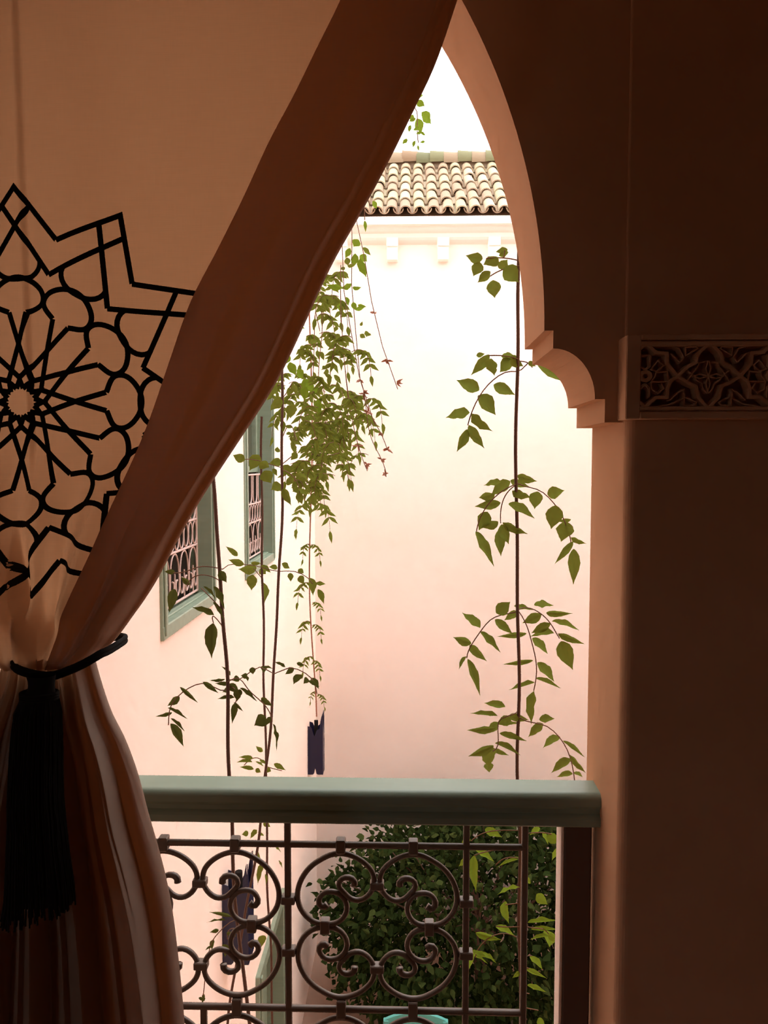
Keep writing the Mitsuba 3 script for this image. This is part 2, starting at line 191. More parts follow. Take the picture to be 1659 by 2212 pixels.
LEAVES = {'A':[(0.175,1.768,0.177,1.731,0.029,1,1.65),(0.219,1.765,0.192,1.739,0.027,1,1.65),(0.196,1.771,0.228,1.773,0.013,1,1.65),(0.214,1.77,0.239,1.749,0.027,1,1.65),(0.249,1.758,0.263,1.748,0.012,1,1.65),(0.259,1.748,0.319,1.708,0.024,1,1.65),(0.18,1.713,0.225,1.693,0.024,1,1.65),(0.15,1.702,0.102,1.722,0.027,1,1.65),(0.146,1.689,0.183,1.649,0.029,1,1.65),(0.129,1.654,0.078,1.649,0.022,1,1.65),(0.132,1.651,0.17,1.612,0.022,1,1.65),(0.231,1.523,0.276,1.512,0.019,1,1.65),(0.192,1.511,0.154,1.508,0.014,1,1.65),(0.219,1.492,0.256,1.474,0.019,1,1.65),(0.207,1.467,0.263,1.44,0.019,1,1.65),(0.273,1.49,0.266,1.454,0.031,1,1.65),(0.294,1.484,0.328,1.493,0.027,1,1.65),(0.305,1.463,0.295,1.414,0.034,1,1.65),(0.333,1.427,0.327,1.384,0.031,1,1.65),(0.346,1.393,0.379,1.381,0.011,1,1.65),(0.342,1.388,0.306,1.34,0.014,1,1.65),(0.345,1.372,0.346,1.298,0.024,1,1.65),(0.192,1.426,0.155,1.412,0.018,1,1.65),(0.199,1.426,0.253,1.404,0.017,1,1.65),(0.196,1.422,0.213,1.38,0.024,1,1.65),(0.193,1.407,0.199,1.352,0.022,1,1.65),(0.173,1.779,0.135,1.735,0.022,0,1.7),(0.148,1.78,0.166,1.784,0.011,0,1.7),(0.13,1.63,0.161,1.579,0.022,0,1.7),(0.126,1.621,0.105,1.573,0.02,0,1.7),(0.223,1.51,0.178,1.482,0.027,0,1.7),(0.223,1.512,0.265,1.498,0.017,0,1.7),(0.189,1.482,0.153,1.475,0.021,0,1.7),(0.199,1.465,0.144,1.457,0.021,0,1.7),(0.348,1.43,0.319,1.425,0.009,0,1.7),(0.169,1.447,0.15,1.408,0.029,0,1.7),(0.147,1.403,0.19,1.331,0.02,0,1.7),(0.186,1.237,0.215,1.261,0.027,1,1.65),(0.155,1.2,0.115,1.231,0.021,1,1.65),(0.155,1.194,0.199,1.157,0.016,1,1.65),(0.266,1.253,0.305,1.258,0.018,1,1.65),(0.291,1.237,0.348,1.233,0.013,1,1.65),(0.304,1.218,0.365,1.2,0.014,1,1.65),(0.315,1.194,0.371,1.174,0.014,1,1.65),(0.32,1.18,0.343,1.122,0.035,1,1.65),(0.284,1.23,0.244,1.213,0.021,1,1.65),(0.301,1.213,0.259,1.194,0.019,1,1.65),(0.309,1.192,0.259,1.185,0.019,1,1.65),(0.211,1.027,0.164,1.04,0.018,1,1.65),(0.193,1.012,0.135,1.011,0.013,1,1.65),(0.216,1.016,0.261,1.004,0.016,1,1.65),(0.278,1.012,0.31,1.013,0.02,1,1.65),(0.292,0.992,0.258,0.966,0.021,1,1.65),(0.189,0.984,0.13,0.974,0.013,1,1.65),(0.197,0.977,0.255,0.961,0.014,1,1.65),(0.183,0.955,0.129,0.933,0.015,1,1.65),(0.188,0.953,0.24,0.936,0.014,1,1.65),(0.183,0.938,0.179,0.894,0.035,1,1.65),(0.33,0.961,0.295,0.934,0.023,1,1.65),(0.347,0.925,0.305,0.896,0.022,1,1.65),(0.356,0.884,0.321,0.878,0.016,1,1.65),(0.357,0.886,0.378,0.877,0.012,1,1.65),(0.139,1.16,0.1,1.172,0.018,0,1.69),(0.136,1.156,0.172,1.118,0.018,0,1.69),(0.132,1.123,0.161,1.048,0.018,0,1.69),(0.131,1.123,0.114,1.096,0.01,0,1.69),(0.188,1.216,0.225,1.186,0.019,0,1.69),(0.24,1.229,0.207,1.214,0.019,0,1.69),(0.233,1.239,0.273,1.234,0.012,0,1.69),(0.261,1.178,0.198,1.169,0.012,0,1.69),(0.272,1.171,0.306,1.132,0.019,0,1.69),(0.273,1.123,0.209,1.11,0.01,0,1.69),(0.282,1.12,0.318,1.074,0.022,0,1.69),(0.276,1.076,0.221,1.057,0.012,0,1.69),(0.283,1.076,0.339,1.056,0.01,0,1.69),(0.275,1.057,0.272,0.986,0.024,0,1.69),(0.228,0.991,0.197,0.98,0.022,0,1.69),(0.238,0.993,0.267,0.976,0.014,0,1.69),(0.203,0.972,0.178,0.945,0.018,0,1.69),(0.19,0.923,0.222,0.907,0.01,0,1.69),(0.182,0.883,0.184,0.861,0.022,0,1.69),(0.336,0.952,0.379,0.925,0.01,0,1.69),(0.356,0.913,0.392,0.877,0.012,0,1.69),(0.202,0.971,0.255,0.971,0.01,0,1.69),(0.153,1.967,0.119,1.977,0.024,1,1.65),(0.147,1.96,0.135,1.931,0.025,1,1.65),(0.184,1.97,0.155,1.952,0.028,1,1.65),(0.19,1.955,0.209,1.97,0.027,1,1.65),(0.197,1.949,0.228,1.92,0.032,1,1.65),(0.166,1.934,0.141,1.911,0.019,1,1.65),(0.178,1.931,0.182,1.893,0.03,1,1.65),(0.152,1.934,0.168,1.937,0.014,1,1.65),(0.211,2.001,0.187,1.996,0.016,0,1.68),(0.2,1.996,0.203,1.982,0.018,0,1.68),(0.134,0.76,0.174,0.757,0.016,2,1.65),(0.17,0.757,0.206,0.739,0.019,2,1.65),(0.202,0.765,0.234,0.758,0.016,2,1.65),(0.138,0.738,0.116,0.729,0.014,2,1.65),(0.134,0.712,0.108,0.7,0.015,2,1.65),(0.149,0.714,0.189,0.687,0.018,2,1.65),(0.145,0.708,0.146,0.634,0.021,2,1.65),(0.299,0.755,0.329,0.748,0.018,2,1.65),(0.288,0.762,0.267,0.744,0.014,2,1.65),(0.333,0.737,0.307,0.707,0.023,2,1.65),(0.292,0.759,0.306,0.733,0.01,2,1.65),(0.214,0.598,0.222,0.549,0.019,2,1.65),(0.193,0.549,0.234,0.529,0.019,2,1.65),(0.15,0.533,0.208,0.515,0.011,2,1.65),(0.139,0.503,0.19,0.487,0.011,2,1.65),(0.161,0.511,0.192,0.489,0.01,2,1.65),(0.136,0.487,0.179,0.475,0.009,2,1.65),(0.149,0.48,0.14,0.431,0.018,2,1.65),(0.262,0.557,0.33,0.555,0.01,2,1.65),(0.269,0.546,0.33,0.54,0.01,2,1.65),(0.305,0.536,0.266,0.524,0.01,2,1.65),(0.305,0.534,0.334,0.518,0.011,2,1.65),(0.311,0.525,0.315,0.487,0.027,2,1.65),(0.262,0.505,0.29,0.479,0.018,2,1.65),(0.259,0.456,0.303,0.434,0.01,2,1.65),(0.248,0.45,0.229,0.436,0.008,2,1.65),(0.267,0.399,0.311,0.381,0.011,2,1.65),(0.287,0.362,0.29,0.328,0.015,2,1.65),(0.248,0.699,0.192,0.683,0.009,2,1.65),(0.239,0.654,0.193,0.635,0.016,2,1.65),(0.268,0.64,0.246,0.662,0.014,2,1.65),(0.283,0.614,0.304,0.596,0.018,2,1.65)],'B':[(-0.542,1.296,-0.566,1.297,0.012,1,1.8),(-0.513,1.263,-0.534,1.282,0.012,1,1.8),(-0.555,1.25,-0.57,1.193,0.023,1,1.8),(-0.452,1.177,-0.46,1.095,0.026,0,1.8),(-0.452,1.194,-0.505,1.211,0.018,0,1.8),(-0.431,1.302,-0.415,1.275,0.018,0,1.8),(-0.436,1.272,-0.407,1.224,0.017,0,1.8),(-0.447,1.23,-0.412,1.191,0.009,0,1.8),(-0.483,1.257,-0.447,1.23,0.009,0,1.8),(-0.416,1.05,-0.439,1.071,0.008,0,1.8),(-0.422,1.05,-0.456,1.05,0.006,0,1.8),(-0.42,1.03,-0.45,1.034,0.011,0,1.8),(-0.395,1.043,-0.41,1.038,0.018,0,1.8),(-0.405,1.0,-0.444,1.001,0.012,0,1.8),(-0.474,1.042,-0.438,1.016,0.012,0,1.8),(-0.526,1.031,-0.485,0.993,0.009,0,1.8),(-0.547,0.989,-0.575,0.969,0.017,0,1.8),(-0.546,0.991,-0.506,0.957,0.009,0,1.8),(-0.562,0.954,-0.605,0.943,0.008,0,1.8),(-0.554,0.951,-0.524,0.916,0.009,0,1.8),(-0.559,0.934,-0.526,0.882,0.022,0,1.8),(-0.402,0.988,-0.412,0.937,0.016,0,1.8),(-0.4,0.997,-0.378,0.976,0.006,0,1.8),(-0.386,1.027,-0.396,1.0,0.016,0,1.8),(-0.417,1.033,-0.393,1.012,0.018,0,1.8),(-0.386,1.03,-0.348,0.997,0.012,0,1.8),(-0.345,0.994,-0.324,0.97,0.012,0,1.8),(-0.327,0.964,-0.354,0.944,0.028,0,1.8),(-0.321,0.955,-0.332,0.933,0.012,0,1.8),(-0.312,0.943,-0.299,0.881,0.009,0,1.8),(-0.42,1.018,-0.435,1.009,0.012,0,1.8),(-0.399,1.024,-0.393,1.0,0.012,0,1.8),(-0.392,1.027,-0.408,1.027,0.013,0,1.9),(-0.398,1.021,-0.395,1.008,0.008,0,1.9),(-0.382,1.047,-0.379,1.03,0.015,0,1.9),(-0.356,1.049,-0.355,1.03,0.016,0,1.9),(-0.35,1.052,-0.331,1.047,0.007,0,1.9),(-0.299,1.049,-0.328,1.06,0.01,0,1.9),(-0.28,1.044,-0.301,1.028,0.014,0,1.9),(-0.277,1.048,-0.258,1.043,0.009,0,1.9),(-0.258,1.035,-0.279,1.011,0.02,0,1.9),(-0.246,1.019,-0.257,1.002,0.015,0,1.9),(-0.239,1.022,-0.212,1.008,0.01,0,1.9),(-0.239,1.013,-0.221,0.984,0.018,0,1.9),(-0.456,0.372,-0.513,0.385,0.009,0,1.95),(-0.471,0.36,-0.52,0.361,0.006,0,1.95),(-0.49,0.333,-0.513,0.328,0.009,0,1.95),(-0.461,0.348,-0.436,0.339,0.01,0,1.95),(-0.495,0.321,-0.514,0.308,0.007,0,1.95),(-0.509,0.299,-0.514,0.269,0.011,0,1.95),(-0.514,0.264,-0.529,0.254,0.014,0,1.95),(-0.528,0.171,-0.53,0.144,0.01,0,1.95),(-0.537,0.169,-0.521,0.159,0.007,0,1.95),(-0.464,0.316,-0.467,0.28,0.024,2,1.95)],'C':[(-0.508,1.272,-0.548,1.3,0.017,1,2.3),(-0.478,1.253,-0.522,1.268,0.02,1,2.3),(-0.455,1.234,-0.509,1.226,0.028,1,2.3),(-0.459,1.218,-0.464,1.172,0.03,1,2.3),(-0.44,1.234,-0.423,1.218,0.028,1,2.3),(-0.433,1.195,-0.428,1.13,0.026,1,2.3),(-0.455,1.26,-0.425,1.257,0.011,1,2.3),(-0.429,1.249,-0.402,1.226,0.018,1,2.3),(-0.377,1.245,-0.402,1.249,0.017,1,2.3),(-0.368,1.255,-0.341,1.242,0.018,1,2.3),(-0.341,1.23,-0.339,1.205,0.018,1,2.3),(-0.322,1.236,-0.305,1.225,0.017,1,2.3),(-0.315,1.219,-0.305,1.192,0.02,1,2.3),(-0.292,1.208,-0.277,1.158,0.028,1,2.3),(-0.275,1.187,-0.244,1.189,0.014,1,2.3),(-0.267,1.173,-0.247,1.131,0.02,1,2.3),(-0.442,0.667,-0.465,0.681,0.012,1,2.3),(-0.461,0.667,-0.504,0.669,0.013,1,2.3),(-0.465,0.651,-0.512,0.655,0.013,1,2.3),(-0.458,0.647,-0.435,0.628,0.014,1,2.3),(-0.462,0.628,-0.504,0.635,0.013,1,2.3),(-0.442,0.659,-0.419,0.648,0.016,1,2.3),(-0.404,0.636,-0.369,0.617,0.016,1,2.3),(-0.419,0.64,-0.404,0.632,0.014,1,2.3),(-0.458,0.624,-0.442,0.614,0.012,1,2.3),(-0.477,0.439,-0.496,0.433,0.013,0,2.3),(-0.452,0.445,-0.472,0.425,0.017,0,2.3),(-0.466,0.448,-0.483,0.45,0.007,0,2.3),(-0.431,0.432,-0.45,0.431,0.017,0,2.3),(-0.436,0.457,-0.417,0.44,0.014,0,2.3),(-0.453,0.352,-0.464,0.338,0.02,0,2.3),(-0.437,0.339,-0.454,0.282,0.017,0,2.3),(-0.423,0.325,-0.421,0.288,0.01,0,2.3),(-0.404,0.379,-0.382,0.365,0.008,0,2.3),(-0.382,0.365,-0.368,0.348,0.007,0,2.3),(-0.436,0.117,-0.442,0.08,0.025,0,2.3),(-0.425,0.1,-0.398,0.086,0.011,0,2.3)],'D':[(-0.364,1.763,-0.395,1.737,0.027,1,2.25),(-0.337,1.763,-0.336,1.736,0.018,1,2.25),(-0.327,1.773,-0.314,1.748,0.018,1,2.25),(-0.361,1.737,-0.392,1.71,0.032,1,2.25),(-0.351,1.727,-0.378,1.694,0.025,1,2.25),(-0.328,1.717,-0.341,1.68,0.028,1,2.25),(-0.358,1.704,-0.362,1.669,0.021,1,2.25),(-0.355,1.67,-0.355,1.635,0.016,1,2.25),(-0.372,1.677,-0.372,1.647,0.015,1,2.25),(-0.467,1.557,-0.499,1.573,0.027,1,2.25),(-0.426,1.573,-0.454,1.53,0.035,1,2.25),(-0.363,1.553,-0.4,1.55,0.025,1,2.25),(-0.417,1.527,-0.397,1.491,0.039,1,2.25),(-0.363,1.486,-0.395,1.471,0.032,1,2.25),(-0.359,1.543,-0.333,1.513,0.028,1,2.25),(-0.366,1.58,-0.362,1.595,0.018,1,2.25),(-0.343,1.503,-0.323,1.493,0.028,1,2.25),(-0.39,1.533,-0.376,1.513,0.015,1,2.25),(-0.316,1.476,-0.335,1.466,0.021,1,2.25),(-0.313,1.463,-0.302,1.432,0.023,1,2.25),(-0.319,1.52,-0.285,1.5,0.021,1,2.25),(-0.313,1.476,-0.289,1.456,0.016,1,2.25),(-0.315,1.58,-0.329,1.557,0.021,1,2.25),(-0.42,1.553,-0.39,1.537,0.027,1,2.25),(-0.361,1.793,-0.367,1.777,0.013,1,2.25),(-0.347,1.654,-0.325,1.65,0.01,1,2.25),(-0.347,1.632,-0.328,1.634,0.009,1,2.25),(-0.332,1.627,-0.333,1.609,0.01,1,2.25),(-0.325,1.634,-0.315,1.617,0.01,1,2.25),(-0.315,1.657,-0.298,1.647,0.011,1,2.25),(-0.325,1.61,-0.307,1.604,0.01,1,2.25),(-0.353,1.479,-0.33,1.429,0.021,0,2.25),(-0.299,1.553,-0.289,1.53,0.013,0,2.25),(-0.322,1.6,-0.327,1.588,0.01,0,2.25)],'F':[(-0.162,2.28,-0.177,2.256,0.03,2,2.6),(-0.187,2.244,-0.202,2.211,0.02,2,2.6),(-0.159,2.241,-0.134,2.217,0.027,2,2.6),(-0.171,2.229,-0.174,2.181,0.025,2,2.6),(-0.153,2.211,-0.131,2.15,0.027,2,2.6),(-0.187,2.144,-0.226,2.132,0.024,2,2.6),(-0.178,2.114,-0.15,2.115,0.016,2,2.6),(-0.209,2.105,-0.258,2.117,0.024,2,2.6),(-0.205,2.099,-0.196,2.068,0.014,2,2.6),(-0.168,2.086,-0.14,2.077,0.017,2,2.6),(-0.175,2.062,-0.144,2.065,0.014,2,2.6),(-0.172,2.053,-0.162,2.028,0.017,2,2.6),(-0.23,2.09,-0.227,2.056,0.02,2,2.6),(-0.381,1.876,-0.363,1.829,0.028,2,2.6),(-0.362,1.854,-0.341,1.823,0.027,2,2.6),(-0.353,1.835,-0.325,1.792,0.034,2,2.6),(-0.331,1.811,-0.303,1.786,0.028,2,2.6),(-0.325,1.795,-0.332,1.749,0.025,2,2.6),(-0.3,1.789,-0.282,1.78,0.022,2,2.6),(-0.3,1.764,-0.301,1.702,0.024,2,2.6),(-0.375,1.891,-0.391,1.863,0.019,2,2.6),(-0.149,2.259,-0.123,2.232,0.014,0,2.6),(-0.196,2.208,-0.19,2.178,0.02,0,2.6),(-0.205,2.187,-0.222,2.185,0.012,0,2.6),(-0.184,2.15,-0.157,2.152,0.015,0,2.6),(-0.221,2.062,-0.215,2.038,0.012,0,2.6),(-0.299,1.971,-0.324,1.959,0.016,0,2.6),(-0.299,1.952,-0.321,1.946,0.014,0,2.6),(-0.29,1.937,-0.314,1.928,0.014,0,2.6),(-0.287,1.918,-0.303,1.903,0.016,0,2.6),(-0.271,1.964,-0.247,1.918,0.019,0,2.6),(-0.275,1.906,-0.269,1.878,0.014,0,2.6),(-0.287,1.878,-0.272,1.866,0.013,0,2.6),(-0.259,1.854,-0.275,1.841,0.017,0,2.6),(-0.244,1.841,-0.219,1.81,0.016,0,2.6),(-0.225,1.81,-0.211,1.761,0.013,0,2.6),(-0.241,1.82,-0.269,1.838,0.013,0,2.6),(-0.283,2.063,-0.286,2.047,0.019,0,2.6),(-0.268,2.062,-0.246,2.023,0.017,0,2.6),(-0.228,1.986,-0.234,1.967,0.016,0,2.6),(-0.221,1.967,-0.228,1.949,0.016,0,2.6),(-0.206,1.949,-0.209,1.93,0.017,0,2.6),(-0.197,1.94,-0.187,1.918,0.009,0,2.6),(-0.156,1.97,-0.138,1.958,0.016,0,2.6),(-0.134,1.967,-0.116,1.961,0.013,0,2.6),(-0.131,1.961,-0.128,1.942,0.014,0,2.6),(-0.15,1.982,-0.141,1.994,0.011,0,2.6),(-0.141,1.973,-0.122,1.978,0.009,0,2.6),(0.021,2.561,0.041,2.566,0.012,2,2.3),(0.026,2.553,0.046,2.538,0.022,2,2.3),(0.026,2.544,0.038,2.503,0.025,2,2.3),(0.038,2.53,0.062,2.494,0.022,2,2.3),(0.015,2.547,0.007,2.525,0.014,2,2.3),(0.021,2.518,0.001,2.509,0.011,2,2.3),(-0.003,2.503,-0.016,2.485,0.012,2,2.3),(0.032,2.497,0.014,2.49,0.009,2,2.3),(0.008,2.488,-0.0,2.467,0.009,2,2.3),(0.039,2.482,0.022,2.476,0.008,2,2.3),(0.021,2.471,0.014,2.451,0.008,2,2.3),(0.048,2.462,0.034,2.46,0.006,2,2.3),(0.028,2.457,0.031,2.442,0.006,2,2.3),(0.035,2.454,0.048,2.44,0.007,2,2.3),(-0.102,2.306,-0.091,2.283,0.013,2,2.3),(-0.125,2.25,-0.122,2.219,0.01,2,2.3)]}
TWIGS = {'A':[(1.65,[(0.249,1.756),(0.228,1.74),(0.205,1.737),(0.179,1.723),(0.153,1.694),(0.134,1.657),(0.125,1.628)]),(1.65,[(0.228,1.763),(0.195,1.771),(0.168,1.772)]),(1.65,[(0.228,1.508),(0.255,1.499),(0.274,1.493),(0.305,1.465),(0.325,1.439),(0.34,1.4),(0.346,1.374)]),(1.65,[(0.228,1.504),(0.207,1.487),(0.199,1.465),(0.196,1.424)]),(1.65,[(0.228,1.506),(0.188,1.484),(0.159,1.448),(0.145,1.407)]),(1.65,[(0.227,1.76),(0.249,1.756),(0.259,1.748)]),(1.65,[(0.234,1.239),(0.202,1.23),(0.181,1.222),(0.155,1.196),(0.134,1.164),(0.127,1.136)]),(1.65,[(0.234,1.239),(0.251,1.21),(0.264,1.17),(0.272,1.132),(0.273,1.091),(0.268,1.069)]),(1.65,[(0.234,1.241),(0.267,1.241),(0.289,1.227),(0.305,1.208),(0.32,1.182)]),(1.65,[(0.237,1.011),(0.266,1.002),(0.292,0.994),(0.327,0.964),(0.347,0.925),(0.356,0.884),(0.36,0.862)]),(1.65,[(0.237,1.021),(0.216,1.016),(0.197,0.999),(0.193,0.977),(0.183,0.938)]),(1.65,[(0.237,1.961),(0.193,1.97),(0.16,1.967)]),(1.65,[(0.231,1.953),(0.194,1.946),(0.169,1.932)]),(1.65,[(0.197,1.97),(0.199,1.985)]),(1.65,[(0.24,0.765),(0.202,0.761),(0.17,0.755),(0.138,0.738)]),(1.65,[(0.24,0.721),(0.174,0.716),(0.145,0.708)]),(1.65,[(0.242,0.754),(0.292,0.762),(0.327,0.748)]),(1.65,[(0.244,0.55),(0.211,0.549),(0.193,0.549)]),(1.65,[(0.244,0.52),(0.197,0.526),(0.161,0.507),(0.149,0.48)]),(1.65,[(0.244,0.557),(0.283,0.55),(0.305,0.534),(0.311,0.525)]),(1.65,[(0.247,0.463),(0.266,0.456)]),(1.65,[(0.247,0.403),(0.267,0.399)]),(1.65,[(0.248,0.369),(0.287,0.362)]),(1.65,[(0.244,0.508),(0.262,0.505)]),(1.65,[(0.242,0.699),(0.213,0.702),(0.192,0.683)]),(1.65,[(0.243,0.602),(0.214,0.598)])],'B':[(1.8,[(-0.429,1.304),(-0.455,1.309),(-0.476,1.311),(-0.512,1.299),(-0.542,1.296)]),(1.8,[(-0.432,1.272),(-0.446,1.281),(-0.479,1.29),(-0.513,1.263)]),(1.8,[(-0.428,1.168),(-0.436,1.182),(-0.451,1.194),(-0.452,1.177)]),(1.8,[(-0.423,1.016),(-0.441,1.021),(-0.471,1.034),(-0.507,1.026),(-0.541,0.999),(-0.557,0.971),(-0.561,0.934)]),(1.8,[(-0.42,1.039),(-0.386,1.043),(-0.371,1.028),(-0.345,0.997),(-0.327,0.973),(-0.315,0.946)]),(1.8,[(-0.42,1.03),(-0.399,1.015),(-0.402,0.988)]),(1.8,[(-0.428,1.206),(-0.447,1.23),(-0.483,1.257)]),(1.8,[(-0.427,1.191),(-0.438,1.209),(-0.447,1.228)]),(1.9,[(-0.44,1.014),(-0.392,1.031),(-0.356,1.047),(-0.325,1.034),(-0.296,1.047),(-0.258,1.041),(-0.233,1.016),(-0.221,0.984)]),(1.95,[(-0.44,0.368),(-0.457,0.363),(-0.49,0.333),(-0.509,0.299),(-0.514,0.264),(-0.528,0.171)]),(1.95,[(-0.445,0.351),(-0.462,0.338),(-0.464,0.316)])],'C':[(2.3,[(-0.547,1.235),(-0.52,1.251),(-0.478,1.249),(-0.432,1.245),(-0.379,1.23),(-0.345,1.232),(-0.303,1.219),(-0.28,1.192)]),(2.3,[(-0.423,0.644),(-0.458,0.659),(-0.489,0.643)]),(2.3,[(-0.425,0.64),(-0.396,0.636),(-0.376,0.625)]),(2.3,[(-0.426,1.207),(-0.444,1.226),(-0.455,1.237)])],'D':[(2.25,[(-0.359,1.537),(-0.396,1.547),(-0.427,1.557),(-0.467,1.56)]),(2.25,[(-0.359,1.53),(-0.329,1.513),(-0.312,1.48),(-0.309,1.459)]),(2.25,[(-0.359,1.73),(-0.341,1.757),(-0.327,1.776)]),(2.25,[(-0.36,1.547),(-0.329,1.57),(-0.315,1.583)]),(2.25,[(-0.357,1.627),(-0.335,1.657),(-0.322,1.63),(-0.315,1.614)])],'F':[(2.3,[(-0.039,2.581),(-0.008,2.57),(0.021,2.555),(0.026,2.514),(0.027,2.48),(0.029,2.458)]),(2.3,[(-0.131,2.331),(-0.125,2.278),(-0.124,2.247)]),(2.6,[(-0.26,3.699),(-0.233,3.069),(-0.192,2.539),(-0.162,2.31),(-0.149,2.259),(-0.131,2.147),(-0.11,2.04),(-0.069,1.887),(-0.032,1.791)]),(2.6,[(-0.26,3.699),(-0.227,3.069),(-0.195,2.539),(-0.182,2.238),(-0.184,2.178),(-0.172,2.01),(-0.156,1.826),(-0.141,1.748),(-0.107,1.674)]),(2.6,[(-0.26,3.699),(-0.245,3.069),(-0.229,2.509),(-0.211,2.184),(-0.209,2.117),(-0.175,1.933),(-0.158,1.829)]),(2.6,[(-0.218,2.193),(-0.215,1.995),(-0.209,1.903),(-0.194,1.755)]),(2.6,[(-0.282,2.056),(-0.28,1.986),(-0.287,1.903),(-0.29,1.804)]),(2.6,[(-0.304,2.032),(-0.306,1.934),(-0.311,1.817)]),(2.6,[(-0.3,2.041),(-0.287,1.98)]),(2.6,[(-0.154,1.822),(-0.135,1.719),(-0.116,1.623),(-0.085,1.562),(-0.07,1.504)]),(2.6,[(-0.147,1.777),(-0.12,1.708),(-0.089,1.65),(-0.066,1.592)]),(2.6,[(-0.204,1.853),(-0.191,1.75),(-0.162,1.608),(-0.132,1.523)])]}

FLOOR_YARD, WALL_L, WALL_R, WALL_B = -3.2, -0.885, 3.0, 7.5
FRONT, SPANDREL, BACK = 1.135, 1.155, 1.345        # depths of the arch wall: pier face, arch panel, courtyard side
JAMB, ARCH_X = 0.312, -0.25

# ------------------------------------------------------------------ the arch wall
half = [(JAMB, -0.2), (JAMB, 1.6085), (0.2855, 1.6085), (0.2855, 1.642), (0.271, 1.642)]
for a in np.linspace(0, math.pi / 2, 14): half.append((0.21 + 0.061 * math.cos(a), 1.642 + 0.073 * math.sin(a)))
half += [(0.21, 1.7405), (0.197, 1.7405)]
RAD = 0.935; cx = 0.197 - RAD
top = math.sqrt(RAD ** 2 - (ARCH_X - cx) ** 2)
for h in np.linspace(0.02, top, 40): half.append((cx + math.sqrt(RAD ** 2 - h ** 2), 1.7405 + h))
opening = Polygon(half + [(2 * ARCH_X - x, z) for x, z in half[::-1]]).buffer(0)
JAMB_L = 2 * ARCH_X - JAMB
parts = [extrude_y(sbox(JAMB_L - 0.002, 1.6085, JAMB + 0.002, 3.1).difference(opening), SPANDREL, BACK)]
for s in (1, -1):
    x0 = JAMB if s > 0 else JAMB_L
    far = 2.4 if s > 0 else -2.2
    for r, F, z0, z1 in ((0.016, FRONT, 0.0, 1.63), (0.004, 1.19, 1.63, 1.71), (0.003, 1.150, 1.71, 3.1)):
        pts = [(x0, BACK)] + [(x0 + s * r * (1 - math.cos(a)), F + r * (1 - math.sin(a))) for a in np.linspace(0, math.pi / 2, 7)] + [(far, F), (far, BACK)]
        parts.append(extrude_z(Polygon(pts).buffer(0), z0, z1))
parts += [box(-2.2, 3.2, SPANDREL, BACK, 3.1, 4.3), box(-2.2, 3.2, SPANDREL, BACK, FLOOR_YARD, 0.0), box(JAMB_L, JAMB, 1.2, BACK, 0, 0.08)]
tag(add('wall_front', cat(parts), 'm_salmon'), 'salmon plaster wall with the stepped pointed arch opening', kind='structure')
# the room the camera stands in
tag(add('floor', box(-2.2, 2.4, -3.2, SPANDREL, -0.2, 0), 'm_floor'), 'dark terracotta floor of the room', kind='structure')
tag(add('ceiling', box(-2.2, 2.4, -3.2, SPANDREL, 3.1, 3.3), 'm_room'), 'plaster ceiling of the room', kind='structure')
tag(add('wall_left', extrude_x(sbox(-3.2, 0, BACK, 3.3).difference(sbox(*(-1.9, 1.1, -1.2, 2.2))), -2.4, -2.2), 'm_room'), 'plaster wall of the room, left', kind='structure')  # unseen opening added to let sky light brighten the room
tag(add('wall_right', box(2.4, 2.6, -3.2, BACK, 0, 3.3), 'm_room'), 'plaster wall of the room, right', kind='structure')
tag(add('wall_rear', box(-2.4, 2.6, -3.4, -3.2, -0.2, 3.3), 'm_room'), 'plaster wall of the room, behind', kind='structure')

# carved plaster frieze on the pier
fz0, fz1, fx0, fx1, FY = 1.611, 1.7275, 0.3035, 1.2, 1.112
fr = 'carved_frieze'
tag(fr, 'carved plaster frieze band with pierced star lattice on the dark wall right of the arch', 'frieze')
add(fr + '__back_panel', box(fx0 + 0.002, fx1, 1.178, 1.192, 1.628, 1.712), 'm_stucco')
def frame_strip(a, b, c, d, dep): return box(a, b, FY - dep, 1.18, c, d, 0.0015)
add(fr + '__border', frame_strip(fx0, fx0 + 0.0205, fz0, fz1, 0), 'm_stucco')
for a, b, dp in ((fz1 - 0.0075, fz1, 0.003), (fz1 - 0.0165, fz1 - 0.009, 0.0), (fz0, fz0 + 0.0105, 0.002), (fz0 + 0.0115, fz0 + 0.0175, 0.0)):
    add(fr + '__border', frame_strip(fx0 + 0.0195, fx1, a, b, dp), 'm_stucco')
fa, fb = FRIEZE_X
def repeats(lines, w):
    out = []
    for l in lines:
        l = np.array(l)
        for k in range(-1, 6):
            c = fa + (fb - fa) * 2 * k
            for mir in (0, 1):
                q = l.copy(); q[:, 0] = c + (q[:, 0] - fa) if not mir else c + 2 * (fb - fa) - (q[:, 0] - fa)
                out.append(LineString(q).buffer(w, cap_style=2, join_style=2))
    return unary_union(out).intersection(sbox(fx0 + 0.02, fz0 + 0.0165, fx1, fz1 - 0.016))
add(fr + '__lattice', extrude_y(repeats(FRIEZE_WIDE, 0.0022).simplify(1e-4), FY + 0.001, FY + 0.02), 'm_stucco')
add(fr + '__tracery', extrude_y(repeats(FRIEZE_THIN, 0.0008).simplify(1e-4), FY + 0.004, FY + 0.02), 'm_stucco')
for k in range(5):
    c = (ROSETTE[0] + (fb - fa) * 2 * k, ROSETTE[1])
    th = np.linspace(0, 2 * math.pi, 25)[:-1]
    ring = Polygon([(c[0] + 0.0095 * math.cos(t), c[1] + 0.0085 * math.sin(t)) for t in th]).difference(Polygon([(c[0] + 0.0035 * math.cos(t), c[1] + 0.0032 * math.sin(t)) for t in th]))
    add(fr + '__rosette', extrude_y(ring, FY + 0.002, FY + 0.016), 'm_stucco')

